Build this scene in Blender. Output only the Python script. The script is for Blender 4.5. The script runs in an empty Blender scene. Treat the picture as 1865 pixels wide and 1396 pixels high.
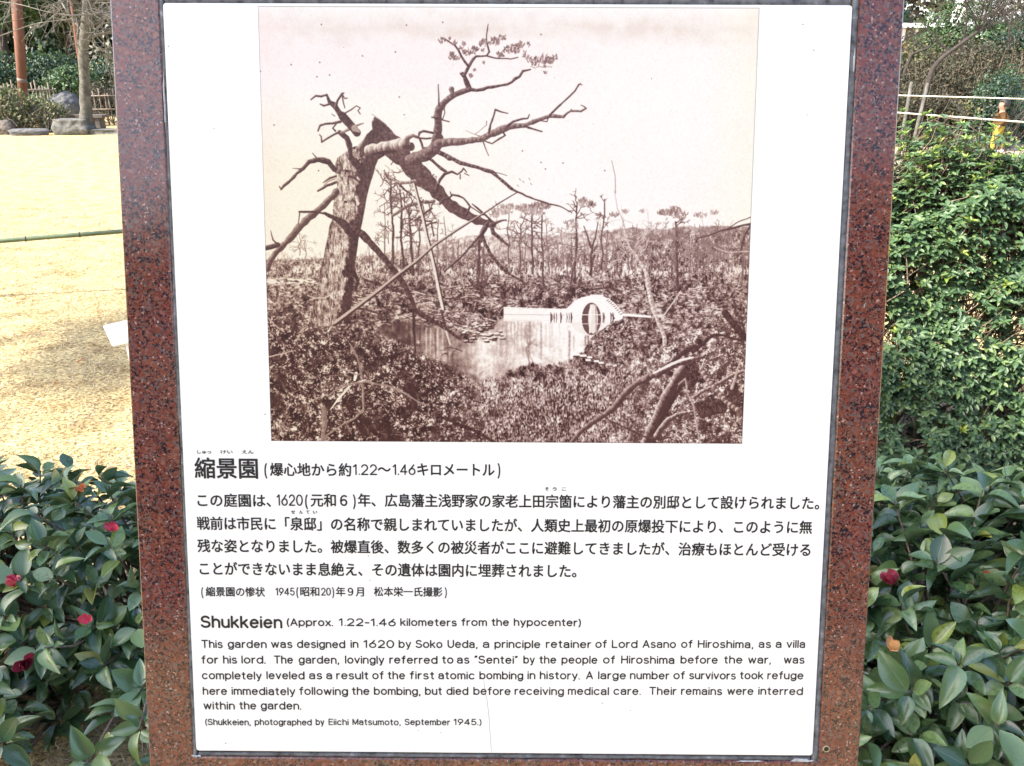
import bpy, bmesh, math, random
import numpy as np
from mathutils import Vector, Matrix, Euler

random.seed(7)
rng = np.random.default_rng(7)
SC = bpy.context.scene
COL = SC.collection
R = math.radians

# ------------------------------------------------------------------ camera
FPX, CX, CY, PITCH = 1400.0, 932.5, 698.0, R(22.8)
cam_d = bpy.data.cameras.new('camera')
cam_d.sensor_width = 36.0
cam_d.lens = 36.0 * FPX / 1865.0
cam_d.clip_start = 0.02
cam_d.clip_end = 600
cam = bpy.data.objects.new('camera', cam_d)
COL.objects.link(cam)
cam.location = (0, 0, 1.5)
cam.rotation_euler = (math.pi / 2 - PITCH, 0, 0)
SC.camera = cam

# ------------------------------------------------------------------ light
SUN_EL, SUN_AZ = R(44), R(245)          # azimuth clockwise from +Y (north): behind the camera, to its left
world = bpy.data.worlds.new('World')
SC.world = world
world.use_nodes = True
wn = world.node_tree
for n in list(wn.nodes):
    wn.nodes.remove(n)
wo = wn.nodes.new('ShaderNodeOutputWorld')
bg = wn.nodes.new('ShaderNodeBackground')
sky = wn.nodes.new('ShaderNodeTexSky')
sky.sky_type = 'NISHITA'
sky.sun_disc = False
sky.sun_elevation = SUN_EL
sky.sun_rotation = SUN_AZ
sky.air_density = 1.0
sky.dust_density = 2.5
sky.ozone_density = 0.6
bg.inputs['Strength'].default_value = 0.15
wn.links.new(sky.outputs[0], bg.inputs[0])
wn.links.new(bg.outputs[0], wo.inputs[0])
sun_d = bpy.data.lights.new('sun', 'SUN')
sun_d.energy = 3.2
sun_d.angle = R(1.5)
sun_d.color = (1.0, 0.93, 0.82)
sun = bpy.data.objects.new('sun', sun_d)
COL.objects.link(sun)
sdir = Vector((math.sin(SUN_AZ) * math.cos(SUN_EL), math.cos(SUN_AZ) * math.cos(SUN_EL), math.sin(SUN_EL)))
sun.rotation_euler = sdir.to_track_quat('Z', 'Y').to_euler()
sun.location = sdir * 30
SC.view_settings.view_transform = 'Standard'
SC.view_settings.look = 'None'
SC.view_settings.gamma = 1
SC.view_settings.exposure = 1.95
SC.view_settings.use_curve_mapping = False
SC.render.engine = 'CYCLES'
SC.cycles.max_bounces = 6
SC.cycles.transparent_max_bounces = 6

# ------------------------------------------------------------------ helpers
CAM0 = np.array([0, 0, 1.5])
cp, sp_ = math.cos(PITCH), math.sin(PITCH)


def ray(px, py):
    """Direction of a pixel of the photograph in the world."""
    x, y = (px - CX) / FPX, -(py - CY) / FPX
    return np.array([x, cp + y * sp_, -sp_ + y * cp])


def on_ground(px, py, z=0.0):
    d = ray(px, py)
    return CAM0 + d * ((z - 1.5) / d[2])


def at_y(px, py, Y):
    d = ray(px, py)
    return CAM0 + d * (Y / d[1])


def to_px(P):
    P = np.atleast_2d(P) - CAM0
    zc = P[:, 1] * cp - P[:, 2] * sp_
    yc = P[:, 1] * sp_ + P[:, 2] * cp
    zc = np.where(zc < 0.05, 0.05, zc)
    return CX + FPX * P[:, 0] / zc, CY - FPX * yc / zc, zc


def tag(o, label=None, cat=None, group=None, kind=None):
    if label: o['label'] = label
    if cat: o['category'] = cat
    if group: o['group'] = group
    if kind: o['kind'] = kind
    return o


def link(name, me, parent=None, mats=None):
    o = bpy.data.objects.new(name, me)
    COL.objects.link(o)
    if mats is not None:
        for m in (mats if isinstance(mats, (list, tuple)) else [mats]):
            me.materials.append(m)
    if parent is not None:
        o.parent = parent
    return o


def empty(name, loc=(0, 0, 0), rot=None):
    o = bpy.data.objects.new(name, None)
    COL.objects.link(o)
    o.location = loc
    o.empty_display_size = 0.1
    if rot is not None:
        o.rotation_euler = rot
    return o


def mesh_np(name, V, F, smooth=True, uv=None, mat_index=None):
    """V (n,3); F (m,k) all faces with k corners; uv (m*k,2)."""
    V = np.asarray(V, dtype=np.float32); F = np.asarray(F, dtype=np.int32)
    me = bpy.data.meshes.new(name)
    m, k = F.shape
    me.vertices.add(len(V)); me.vertices.foreach_set('co', V.ravel())
    me.loops.add(m * k); me.loops.foreach_set('vertex_index', F.ravel())
    me.polygons.add(m)
    me.polygons.foreach_set('loop_start', np.arange(0, m * k, k, dtype=np.int32))
    me.polygons.foreach_set('loop_total', np.full(m, k, dtype=np.int32))
    me.polygons.foreach_set('use_smooth', np.full(m, smooth, dtype=bool))
    if mat_index is not None:
        me.polygons.foreach_set('material_index', np.asarray(mat_index, dtype=np.int32))
    if uv is not None:
        l = me.uv_layers.new(name='UVMap')
        l.data.foreach_set('uv', np.asarray(uv, dtype=np.float32).ravel())
    me.update(calc_edges=True)
    me.validate()
    return me


class Geo:
    """Collects quads, builds one mesh."""
    def __init__(s):
        s.V = []; s.F = []; s.n = 0

    def add(s, V, F):
        s.V.append(np.asarray(V, float)); s.F.append(np.asarray(F, int) + s.n); s.n += len(V)

    def box(s, a, b):
        (x0, y0, z0), (x1, y1, z1) = a, b
        V = [(x, y, z) for x in (x0, x1) for y in (y0, y1) for z in (z0, z1)]
        s.add(V, [(0, 1, 3, 2), (4, 6, 7, 5), (0, 4, 5, 1), (2, 3, 7, 6), (0, 2, 6, 4), (1, 5, 7, 3)])

    def tube(s, P, rad, k=6, cap=True):
        P = np.asarray(P, float); n = len(P)
        rad = np.broadcast_to(np.asarray(rad, float), (n,))
        T = np.gradient(P, axis=0); T /= np.linalg.norm(T, axis=1)[:, None] + 1e-9
        up = np.array([0, 0, 1.0]) if abs(T[0][2]) < .9 else np.array([1.0, 0, 0])
        A = np.cross(T, up); A /= np.linalg.norm(A, axis=1)[:, None] + 1e-9
        B = np.cross(T, A)
        th = np.arange(k) * 2 * math.pi / k
        V = P[:, None] + rad[:, None, None] * (np.cos(th)[None, :, None] * A[:, None] + np.sin(th)[None, :, None] * B[:, None])
        V = V.reshape(-1, 3)
        F = []
        for i in range(n - 1):
            for j in range(k):
                F.append((i * k + j, i * k + (j + 1) % k, (i + 1) * k + (j + 1) % k, (i + 1) * k + j))
        if cap:
            V = np.vstack([V, P[0], P[-1]])
            c0, c1 = n * k, n * k + 1
            for j in range(0, k, 2):
                F.append((c0, (j + 2) % k, (j + 1) % k, j))
                F.append((c1, (n - 1) * k + j, (n - 1) * k + (j + 1) % k, (n - 1) * k + (j + 2) % k))
        s.add(V, F)

    def mesh(s, name, smooth=True):
        return mesh_np(name, np.vstack(s.V), np.vstack(s.F), smooth)

    def obj(s, name, mat, parent=None, smooth=True):
        return link(name, s.mesh(name, smooth), parent, mat)


def frames(axis, normal):
    """Rotation matrices (N,3,3) with columns side, axis, normal."""
    a = axis / (np.linalg.norm(axis, axis=1)[:, None] + 1e-9)
    n = normal - (normal * a).sum(1)[:, None] * a
    n /= np.linalg.norm(n, axis=1)[:, None] + 1e-9
    s = np.cross(a, n)
    return np.stack([s, a, n], axis=2)


def scatter_mesh(name, TV, TF, TUV, Rm, pos, scale, smooth=True):
    """Template copied N times into one mesh."""
    N, nv = len(pos), len(TV)
    sc = np.asarray(scale, float)
    if sc.ndim == 1: sc = sc[:, None].repeat(3, 1)
    V = np.einsum('nij,nvj->nvi', Rm, TV[None] * sc[:, None, :]) + pos[:, None, :]
    F = TF[None] + (np.arange(N) * nv)[:, None, None]
    uv = np.tile(TUV, (N, 1)) if TUV is not None else None
    return mesh_np(name, V.reshape(-1, 3), F.reshape(-1, TF.shape[1]), smooth, uv)


# ------------------------------------------------------------------ materials
def mat(name):
    m = bpy.data.materials.new(name)
    m.use_nodes = True
    nt = m.node_tree
    return m, nt, nt.nodes['Principled BSDF']


def N(nt, t, **kw):
    n = nt.nodes.new(t)
    for k, v in kw.items():
        setattr(n, k, v)
    return n


def ramp(nt, stops, interp='LINEAR'):
    r = N(nt, 'ShaderNodeValToRGB')
    r.color_ramp.interpolation = interp
    e = r.color_ramp.elements
    while len(e) < len(stops): e.new(0.5)
    for i, (p, c) in enumerate(stops):
        e[i].position = p
        e[i].color = (*c, 1) if len(c) == 3 else c
    return r


def noise(nt, scale, detail=4, rough=.55, vec=None, dist=0):
    n = N(nt, 'ShaderNodeTexNoise')
    n.inputs['Scale'].default_value = scale
    n.inputs['Detail'].default_value = detail
    n.inputs['Roughness'].default_value = rough
    n.inputs['Distortion'].default_value = dist
    if vec is not None: nt.links.new(vec, n.inputs['Vector'])
    return n


def mix(nt, fac, a, b, blend='MIX'):
    m = N(nt, 'ShaderNodeMix', data_type='RGBA', blend_type=blend)
    for key, v in ((0, fac), (6, a), (7, b)):
        if isinstance(v, (int, float)): m.inputs[key].default_value = v
        elif isinstance(v, tuple): m.inputs[key].default_value = (*v, 1)
        else: nt.links.new(v, m.inputs[key])
    return m.outputs[2]


def bump(nt, h, bsdf, strength=.3, dist=.01):
    b = N(nt, 'ShaderNodeBump')
    b.inputs['Strength'].default_value = strength
    b.inputs['Distance'].default_value = dist
    nt.links.new(h, b.inputs['Height'])
    nt.links.new(b.outputs[0], bsdf.inputs['Normal'])


def simple(name, stops, scale=8, rough=.7, bstr=.3, bdist=.01, detail=5, spec=.5, stretch=None):
    m, nt, p = mat(name)
    tc = N(nt, 'ShaderNodeTexCoord')
    v = tc.outputs['Object']
    if stretch:
        mp = N(nt, 'ShaderNodeMapping'); mp.inputs['Scale'].default_value = stretch
        nt.links.new(v, mp.inputs['Vector']); v = mp.outputs[0]
    n = noise(nt, scale, detail, .6, v)
    r = ramp(nt, stops)
    nt.links.new(n.outputs[0], r.inputs[0])
    nt.links.new(r.outputs[0], p.inputs['Base Color'])
    p.inputs['Roughness'].default_value = rough
    p.inputs['Specular IOR Level'].default_value = spec
    if bstr: bump(nt, n.outputs[0], p, bstr, bdist)
    return m


def leaf_material(name, stops, vein=(.12, .2, .1), back=(.10, .17, .07), rough=.35, trans=.15, veinw=.035, spec=.5, coat=0):
    m, nt, p = mat(name)
    g = N(nt, 'ShaderNodeNewGeometry'); oi = N(nt, 'ShaderNodeObjectInfo')
    ad = N(nt, 'ShaderNodeMath', operation='ADD'); fr = N(nt, 'ShaderNodeMath', operation='FRACT')
    nt.links.new(g.outputs['Random Per Island'], ad.inputs[0]); nt.links.new(oi.outputs['Random'], ad.inputs[1])
    nt.links.new(ad.outputs[0], fr.inputs[0])
    r = ramp(nt, stops); nt.links.new(fr.outputs[0], r.inputs[0])
    tc = N(nt, 'ShaderNodeTexCoord')
    n = noise(nt, 90, 3, .6, tc.outputs['Object'])
    mr = N(nt, 'ShaderNodeMapRange'); mr.inputs[1].default_value = .3; mr.inputs[2].default_value = .7
    mr.inputs[3].default_value = .75; mr.inputs[4].default_value = 1.25
    nt.links.new(n.outputs[0], mr.inputs[0])
    c = mix(nt, 1.0, r.outputs[0], mr.outputs[0], 'MULTIPLY')
    uv = N(nt, 'ShaderNodeUVMap'); uv.uv_map = 'UVMap'
    sx = N(nt, 'ShaderNodeSeparateXYZ'); nt.links.new(uv.outputs[0], sx.inputs[0])
    # midrib and side veins: v is 0 at the midrib, 1 at the margin
    vr = ramp(nt, [(0, (1, 1, 1)), (veinw, (1, 1, 1)), (veinw * 2.2, (0, 0, 0)), (.94, (0, 0, 0)), (1, (.22, .22, .22))])
    nt.links.new(sx.outputs['Y'], vr.inputs[0])
    w = N(nt, 'ShaderNodeMath', operation='MULTIPLY_ADD'); w.inputs[1].default_value = 9; 
    sl = N(nt, 'ShaderNodeMath', operation='MULTIPLY'); sl.inputs[1].default_value = -3.2
    nt.links.new(sx.outputs['Y'], sl.inputs[0]); nt.links.new(sx.outputs['X'], w.inputs[0]); nt.links.new(sl.outputs[0], w.inputs[2])
    f2 = N(nt, 'ShaderNodeMath', operation='FRACT'); nt.links.new(w.outputs[0], f2.inputs[0])
    sv = ramp(nt, [(0, (.13, .13, .13)), (.16, (0, 0, 0)), (.88, (0, 0, 0)), (1, (.13, .13, .13))]); nt.links.new(f2.outputs[0], sv.inputs[0])
    mx = N(nt, 'ShaderNodeMath', operation='MAXIMUM'); nt.links.new(vr.outputs[0], mx.inputs[0]); nt.links.new(sv.outputs[0], mx.inputs[1])
    c = mix(nt, mx.outputs[0], c, vein)
    c = mix(nt, g.outputs['Backfacing'], c, back)
    nb_ = noise(nt, 38, 4, .7, tc.outputs['Object']); rb_ = ramp(nt, [(.66, (0, 0, 0)), (.76, (.5, .5, .5))]); nt.links.new(nb_.outputs[0], rb_.inputs[0])
    c = mix(nt, rb_.outputs[0], c, (.10, .085, .03))
    nt.links.new(c, p.inputs['Base Color'])
    rr = N(nt, 'ShaderNodeMapRange'); rr.inputs[3].default_value = rough - .08; rr.inputs[4].default_value = rough + .15
    nt.links.new(n.outputs[0], rr.inputs[0]); nt.links.new(rr.outputs[0], p.inputs['Roughness'])
    p.inputs['Specular IOR Level'].default_value = spec
    if coat: p.inputs['Coat Weight'].default_value = coat; p.inputs['Coat Roughness'].default_value = .3
    if trans:
        t = N(nt, 'ShaderNodeBsdfTranslucent'); nt.links.new(c, t.inputs[0])
        ms = N(nt, 'ShaderNodeMixShader'); ms.inputs[0].default_value = trans
        nt.links.new(p.outputs[0], ms.inputs[1]); nt.links.new(t.outputs[0], ms.inputs[2])
        nt.links.new(ms.outputs[0], nt.nodes['Material Output'].inputs[0])
    return m


M = {}
# polished red granite: crystals as Voronoi cells of three sizes
def granite():
    m, nt, p = mat('granite')
    tc = N(nt, 'ShaderNodeTexCoord')
    nw = noise(nt, 160, 3, .6, tc.outputs['Object'])
    off = N(nt, 'ShaderNodeVectorMath', operation='SCALE'); off.inputs['Scale'].default_value = .0045
    nt.links.new(nw.outputs['Color'], off.inputs[0])
    ad = N(nt, 'ShaderNodeVectorMath', operation='ADD'); nt.links.new(tc.outputs['Object'], ad.inputs[0]); nt.links.new(off.outputs[0], ad.inputs[1])
    def cells(sc, stops):
        v = N(nt, 'ShaderNodeTexVoronoi'); v.inputs['Scale'].default_value = sc
        nt.links.new(ad.outputs[0], v.inputs['Vector'])
        sp = N(nt, 'ShaderNodeSeparateColor'); nt.links.new(v.outputs['Color'], sp.inputs[0])
        r = ramp(nt, stops, 'CONSTANT'); nt.links.new(sp.outputs[0], r.inputs[0])
        return r.outputs[0], sp.outputs[1]
    c1, s1 = cells(330, [(0, (.30, .085, .055)), (.22, (.235, .07, .05)), (.40, (.30, .11, .08)), (.56, (.17, .065, .055)), (.68, (.21, .16, .155)), (.84, (.38, .17, .13)), (.95, (.08, .05, .055))])
    c2, s2 = cells(680, [(0, (.28, .075, .05)), (.27, (.19, .065, .05)), (.45, (.36, .14, .10)), (.60, (.045, .03, .035)), (.76, (.17, .15, .155)), (.90, (.24, .10, .08)), (.965, (.62, .42, .38))])
    n1 = noise(nt, 90, 3, .6, tc.outputs['Object'])
    f = ramp(nt, [(.40, (0, 0, 0)), (.52, (1, 1, 1))]); nt.links.new(n1.outputs[0], f.inputs[0])
    c = mix(nt, f.outputs[0], c1, c2)
    v3 = N(nt, 'ShaderNodeTexVoronoi'); v3.inputs['Scale'].default_value = 520
    nt.links.new(ad.outputs[0], v3.inputs['Vector'])
    sp3 = N(nt, 'ShaderNodeSeparateColor'); nt.links.new(v3.outputs['Color'], sp3.inputs[0])
    n2 = noise(nt, 60, 4, .7, tc.outputs['Object'])
    md = N(nt, 'ShaderNodeMath', operation='MULTIPLY'); nt.links.new(sp3.outputs[0], md.inputs[0]); nt.links.new(n2.outputs[0], md.inputs[1])
    fb = ramp(nt, [(.42, (0, 0, 0)), (.45, (1, 1, 1))]); nt.links.new(md.outputs[0], fb.inputs[0])
    c = mix(nt, fb.outputs[0], c, (.035, .026, .036))
    n3 = noise(nt, 9, 2, .5, tc.outputs['Object'])
    tint = ramp(nt, [(.35, (1.0, .9, .95)), (.65, (1.05, 1.08, .95))]); nt.links.new(n3.outputs[0], tint.inputs[0])
    c = mix(nt, 1.0, c, tint.outputs[0], 'MULTIPLY')
    c = mix(nt, 1.0, c, (.56, .57, .58), 'MULTIPLY')
    nt.links.new(c, p.inputs['Base Color'])
    p.inputs['Roughness'].default_value = .13
    p.inputs['IOR'].default_value = 1.55
    bump(nt, sp3.outputs[2], p, .03, .001)
    return m
M['granite'] = granite()
M['granite_dark'] = simple('pedestal_stone', [(.3, (.10, .09, .085)), (.7, (.22, .20, .19))], 60, .8)
M['panel'] = simple('panel_enamel', [(.3, (.80, .80, .78)), (.7, (.82, .815, .785))], 3, .32, 0)
M['caulk'] = simple('caulk', [(.32, (.03, .032, .036)), (.45, (.10, .105, .115)), (.62, (.15, .16, .175)), (.78, (.34, .36, .40))], 130, .55, .6, .002)
M['caulk_smear'] = simple('dried_caulk', [(.3, (.25, .27, .3)), (.7, (.55, .57, .6))], 220, .5, .5, .001)
M['ink'] = simple('black_ink', [(.3, (.009, .009, .010)), (.7, (.014, .013, .014))], 30, .45, 0)
M['speck'] = simple('grey_speck', [(.3, (.25, .25, .27)), (.7, (.4, .4, .4))], 30, .6, 0)
M['brass'] = simple('old_brass', [(.3, (.22, .17, .08)), (.7, (.42, .33, .17))], 300, .4, .2, .001)
M['hole'] = simple('dark_hole', [(.3, (.01, .01, .01)), (.7, (.03, .025, .02))], 300, .9, 0)
M['camellia'] = leaf_material('camellia_leaf', [(0, (.030, .070, .024)), (.25, (.062, .125, .044)), (.55, (.108, .185, .066)), (.8, (.160, .245, .10)), (.95, (.19, .27, .06)), (.985, (.26, .31, .05)), (1, (.30, .28, .06))],
                              vein=(.12, .19, .10), back=(.11, .17, .075), rough=.25, trans=.12, spec=.9, veinw=.022)
M['azalea'] = leaf_material('azalea_leaf', [(0, (.038, .078, .036)), (.4, (.062, .118, .052)), (.75, (.09, .16, .066)), (1, (.15, .22, .07))],
                            vein=(.14, .24, .11), back=(.12, .19, .09), rough=.4, trans=.2)
M['azalea_new'] = leaf_material('azalea_new_leaf', [(0, (.13, .22, .045)), (.6, (.22, .31, .05)), (1, (.36, .37, .06))],
                                vein=(.3, .45, .12), back=(.2, .32, .1), rough=.42, trans=.3)
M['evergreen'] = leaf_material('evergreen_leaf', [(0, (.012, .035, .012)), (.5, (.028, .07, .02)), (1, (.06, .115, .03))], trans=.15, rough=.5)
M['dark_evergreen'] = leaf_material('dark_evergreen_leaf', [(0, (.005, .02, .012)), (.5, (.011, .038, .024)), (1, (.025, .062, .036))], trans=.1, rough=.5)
M['yellow_shrub'] = leaf_material('yellowish_leaf', [(0, (.035, .04, .015)), (.5, (.085, .085, .035)), (1, (.16, .14, .06))], vein=(.3, .3, .15), trans=.2, rough=.6)
M['brown_shrub'] = leaf_material('brown_leaf', [(0, (.010, .016, .006)), (.35, (.028, .036, .014)), (.7, (.052, .045, .024)), (1, (.11, .085, .052))], vein=(.08, .07, .04), back=(.06, .05, .03), trans=.15, rough=.7)
M['bluegreen'] = leaf_material('bluegreen_leaf', [(0, (.015, .04, .03)), (1, (.04, .085, .065))], trans=.1, rough=.6)
M['bark_twig'] = simple('twig_bark', [(.3, (.085, .058, .040)), (.7, (.24, .18, .13))], 120, .8, .4, .002)
M['bark_grey'] = simple('grey_bark', [(.3, (.035, .032, .025)), (.5, (.085, .08, .065)), (.75, (.17, .16, .135))], 9, .9, .6, .02)
M['bark_pale'] = simple('pale_twig', [(.3, (.07, .062, .05)), (.7, (.16, .145, .12))], 9, .8, .3, .01)
M['bark_dark'] = simple('dark_bark', [(.3, (.016, .012, .010)), (.7, (.05, .04, .033))], 14, .9, .5, .02)
M['post'] = simple('brown_post', [(.3, (.10, .035, .018)), (.7, (.16, .062, .032))], 5, .75, .2, .01, stretch=(6, 6, 1))
M['bamboo_green'] = simple('green_bamboo', [(.3, (.07, .10, .05)), (.7, (.13, .17, .085))], 18, .45, .1, .002)
M['bamboo_node'] = simple('bamboo_node', [(.3, (.04, .035, .025)), (.7, (.09, .08, .05))], 40, .6, .2, .002)
M['bamboo_pale'] = simple('weathered_bamboo', [(.3, (.10, .072, .055)), (.7, (.20, .155, .12))], 20, .7, .2, .003)
M['rail_white'] = simple('pale_rail', [(.3, (.55, .52, .42)), (.7, (.75, .72, .62))], 20, .55, .1, .003)
M['stone'] = simple('garden_stone', [(.3, (.055, .055, .05)), (.5, (.10, .10, .092)), (.7, (.16, .155, .14))], 14, .85, .7, .02)
M['stone_dark'] = simple('boulder_stone', [(.3, (.05, .05, .052)), (.5, (.085, .085, .09)), (.7, (.125, .122, .125))], 9, .85, .8, .03)
M['white_paint'] = simple('white_paint', [(.3, (.78, .78, .78)), (.7, (.84, .84, .83))], 20, .5, .05, .001)
M['plaster'] = simple('white_plaster', [(.3, (.72, .71, .69)), (.7, (.82, .81, .80))], 1.5, .85, .1, .01)
M['tile_roof'] = simple('roof_tile', [(.3, (.20, .21, .24)), (.7, (.34, .35, .40))], 3, .5, .2, .01)
M['wood_dark'] = simple('dark_timber', [(.3, (.05, .04, .035)), (.7, (.12, .10, .085))], 6, .8, .3, .01)
M['petal_pink'] = simple('pink_petal', [(.3, (.55, .035, .09)), (.7, (.72, .12, .16))], 60, .5, .2, .002)
M['petal_dark'] = simple('withered_petal', [(.3, (.16, .012, .035)), (.7, (.38, .03, .06))], 80, .6, .3, .002)
M['petal_orange'] = simple('orange_petal', [(.3, (.55, .10, .05)), (.7, (.75, .26, .10))], 80, .6, .3, .002)
M['leaf_orange'] = simple('orange_leaf', [(.3, (.50, .17, .05)), (.7, (.75, .45, .18))], 60, .6, .3, .002)
M['skin'] = simple('skin', [(.3, (.28, .15, .10)), (.7, (.34, .19, .13))], 20, .6, 0)
M['trouser'] = simple('yellow_cloth', [(.3, (.30, .23, .03)), (.7, (.40, .31, .05))], 20, .9, .2, .005)
M['jacket'] = simple('brown_orange_cloth', [(.3, (.05, .024, .006)), (.7, (.10, .048, .010))], 20, .9, .2, .005)
M['hair'] = simple('dark_hair', [(.3, (.012, .010, .010)), (.7, (.03, .025, .02))], 40, .6, 0)
M['bud'] = simple('scaly_bud', [(.3, (.35, .25, .1)), (.7, (.6, .48, .28))], 120, .6, .3, .002)


def ground_mat():
    m, nt, p = mat('dry_lawn')
    tc = N(nt, 'ShaderNodeTexCoord'); o = tc.outputs['Object']
    mp = N(nt, 'ShaderNodeMapping'); mp.inputs['Scale'].default_value = (1, 1.6, 1); nt.links.new(o, mp.inputs['Vector'])
    fine = noise(nt, 55, 5, .7, mp.outputs[0], .4)
    mid = noise(nt, 5, 5, .65, o)
    big = noise(nt, .7, 4, .6, o)
    r = ramp(nt, [(.36, (.11, .075, .04)), (.45, (.34, .255, .135)), (.52, (.55, .44, .225)), (.60, (.80, .67, .38))]); nt.links.new(fine.outputs[0], r.inputs[0])
    r2 = ramp(nt, [(.36, (.72, .64, .55)), (.5, (1, .96, .88)), (.66, (1.10, 1.08, 1.0))]); nt.links.new(mid.outputs[0], r2.inputs[0])
    c = mix(nt, 1.0, r.outputs[0], r2.outputs[0], 'MULTIPLY')
    gf = ramp(nt, [(.64, (0, 0, 0)), (.80, (.2, .2, .2))]); nt.links.new(big.outputs[0], gf.inputs[0])
    c = mix(nt, gf.outputs[0], c, (.17, .22, .09))
    nt.links.new(c, p.inputs['Base Color']); p.inputs['Roughness'].default_value = .95
    p.inputs['Specular IOR Level'].default_value = .15
    bump(nt, fine.outputs[0], p, .8, .02)
    return m
M['lawn'] = ground_mat()
M['sand'] = simple('sandy_path', [(.3, (.28, .22, .15)), (.7, (.40, .33, .24))], 30, .95, .4, .01)
M['litter'] = simple('soil_litter', [(.32, (.05, .038, .026)), (.45, (.14, .105, .07)), (.6, (.28, .21, .14)), (.75, (.45, .36, .25))], 60, .95, .9, .02)
M['blade'] = leaf_material('dry_blade', [(0, (.26, .18, .10)), (.4, (.45, .36, .22)), (.85, (.68, .58, .40)), (1, (.24, .28, .12))], vein=(.6, .5, .35), back=(.45, .36, .22), rough=.8, trans=.15)

# ================================================================== THE GROUND
def terrain():
    xs = np.concatenate([np.linspace(-150, -12, 12), np.linspace(-10, 10, 61), np.linspace(12, 150, 12)])
    ys = np.concatenate([np.linspace(-60, -6, 8), np.linspace(-4, 20, 81), np.linspace(22, 200, 20)])
    X, Y = np.meshgrid(xs, ys)
    Z = 0.012 * np.sin(X * 1.3 + 1) * np.cos(Y * 1.1) + .008 * np.sin(X * 3.1 + Y * 2.3)
    Z = np.where(Y > 19, Z + np.clip((Y - 19) * .02, 0, 1.5), Z)
    V = np.stack([X, Y, Z], -1).reshape(-1, 3)
    nx = len(xs); F = []
    for j in range(len(ys) - 1):
        for i in range(nx - 1):
            a = j * nx + i; F.append((a, a + 1, a + 1 + nx, a + nx))
    o = link('ground', mesh_np('ground', V, F), None, M['lawn'])
    tag(o, kind='structure')
terrain()


def patch(name, pts, z, m):
    """Thin irregular sheet lying on the ground."""
    n = len(pts); c = np.mean(pts, 0)
    rings = []
    K = 72
    th = np.linspace(0, 2 * math.pi, K, endpoint=False)
    P = np.asarray(pts) - c
    ang = np.arctan2(P[:, 1], P[:, 0]); rad = np.hypot(P[:, 0], P[:, 1])
    o = np.argsort(ang); ang, rad = ang[o], rad[o]
    rr = np.interp(th, np.concatenate([ang - 2 * math.pi, ang, ang + 2 * math.pi]), np.tile(rad, 3))
    rr = rr * (1 + .04 * rng.standard_normal(K))
    V = []; F = []
    for k, s in enumerate([.02, .35, .7, 1.0]):
        for t, r_ in zip(th, rr):
            x, y = c[0] + math.cos(t) * r_ * s, c[1] + math.sin(t) * r_ * s
            V.append((x, y, z + .012 * math.sin(x * 1.3 + 1) * math.cos(y * 1.1) + .008 * math.sin(x * 3.1 + y * 2.3) + (.012 if s < 1 else 0)))
    for k in range(3):
        for i in range(K):
            j = (i + 1) % K
            F.append((k * K + i, (k + 1) * K + i, (k + 1) * K + j, k * K + j))
    me = mesh_np(name, V, F)
    return tag(link(name, me, None, m), kind='structure')


patch('planting_bed', [(.75, .5), (3.6, .4), (3.9, 3.1), (2.5, 3.35), (1.0, 2.9), (.55, 1.8)], .006, M['litter'])
patch('path', [(1.5, 10.5), (6, 9.5), (14, 10), (14, 14), (8, 15.5), (3, 14.5)], .006, M['sand'])

# dry grass blades on the part of the lawn that is near enough to read
def blades():
    n = 75000
    u = rng.random(n)
    Y = 1.0 + 8.0 * u ** 1.7
    x0, x1 = -.82 * Y - .2, -.36 * Y
    X = x0 + (x1 - x0) * rng.random(n)
    # a little on the right, seen through the hedge and between leaves
    k = rng.random(n) < .2
    Y = np.where(k, 3.1 + 3 * rng.random(n), Y); X = np.where(k, Y * (.42 + .4 * rng.random(n)), X)
    clump = np.sin(X * 9 + 3 * np.sin(Y * 4)) * np.cos(Y * 8 + 2 * np.sin(X * 5))
    keep = rng.random(n) < .5 + .5 * clump
    X, Y = X[keep], Y[keep]; n = len(X)
    Z = .012 * np.sin(X * 1.3 + 1) * np.cos(Y * 1.1) + .008 * np.sin(X * 3.1 + Y * 2.3)
    TV = np.array([[-.5, 0, 0], [.5, 0, 0], [.35, .6, .02], [-.35, .6, .02], [.0, 1, -.06], [.02, 1, -.06]])
    TF = np.array([[0, 1, 2, 3], [3, 2, 5, 4]])
    TUV = np.array([[0, .9], [0, .2], [.6, .2], [.6, .9]] * 2)
    az = rng.random(n) * 2 * math.pi
    tilt = rng.uniform(.08, .75, n)
    ax = np.stack([np.cos(az) * np.cos(tilt), np.sin(az) * np.cos(tilt), np.sin(tilt)], 1)
    nm = np.stack([-np.cos(az) * np.sin(tilt), -np.sin(az) * np.sin(tilt), np.cos(tilt)], 1) + .5 * rng.standard_normal((n, 3))
    L = rng.uniform(.012, .034, n) * (1 + .12 * Y); W = rng.uniform(.0014, .003, n) * (1 + .1 * Y)
    me = scatter_mesh('grass', TV, TF, TUV, frames(ax, nm), np.stack([X, Y, Z + .001], 1), np.stack([W, L, L], 1))
    tag(link('grass', me, None, M['blade']), 'short dry straw coloured grass of the lawn', 'grass', kind='stuff')
blades()

# ================================================================== THE SIGN
SIGN_ROT = (1.28769539, 0.00340183, -0.00665235)
SIGN_LOC = (-0.00641, 0.66837, 1.20184)
PW, PH = 0.62, 0.7177
sign = empty('information_sign', (SIGN_LOC[0], .36, 0))
tag(sign, 'red granite information board with white panel and old sepia photograph', 'information board')
Rs = np.array(Euler(SIGN_ROT).to_matrix())
Ms = Matrix.Translation(SIGN_LOC) @ Euler(SIGN_ROT).to_matrix().to_4x4()
MS = Matrix.Translation((-SIGN_LOC[0], -.36, 0)) @ Ms      # board frame inside the sign's own frame


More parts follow.
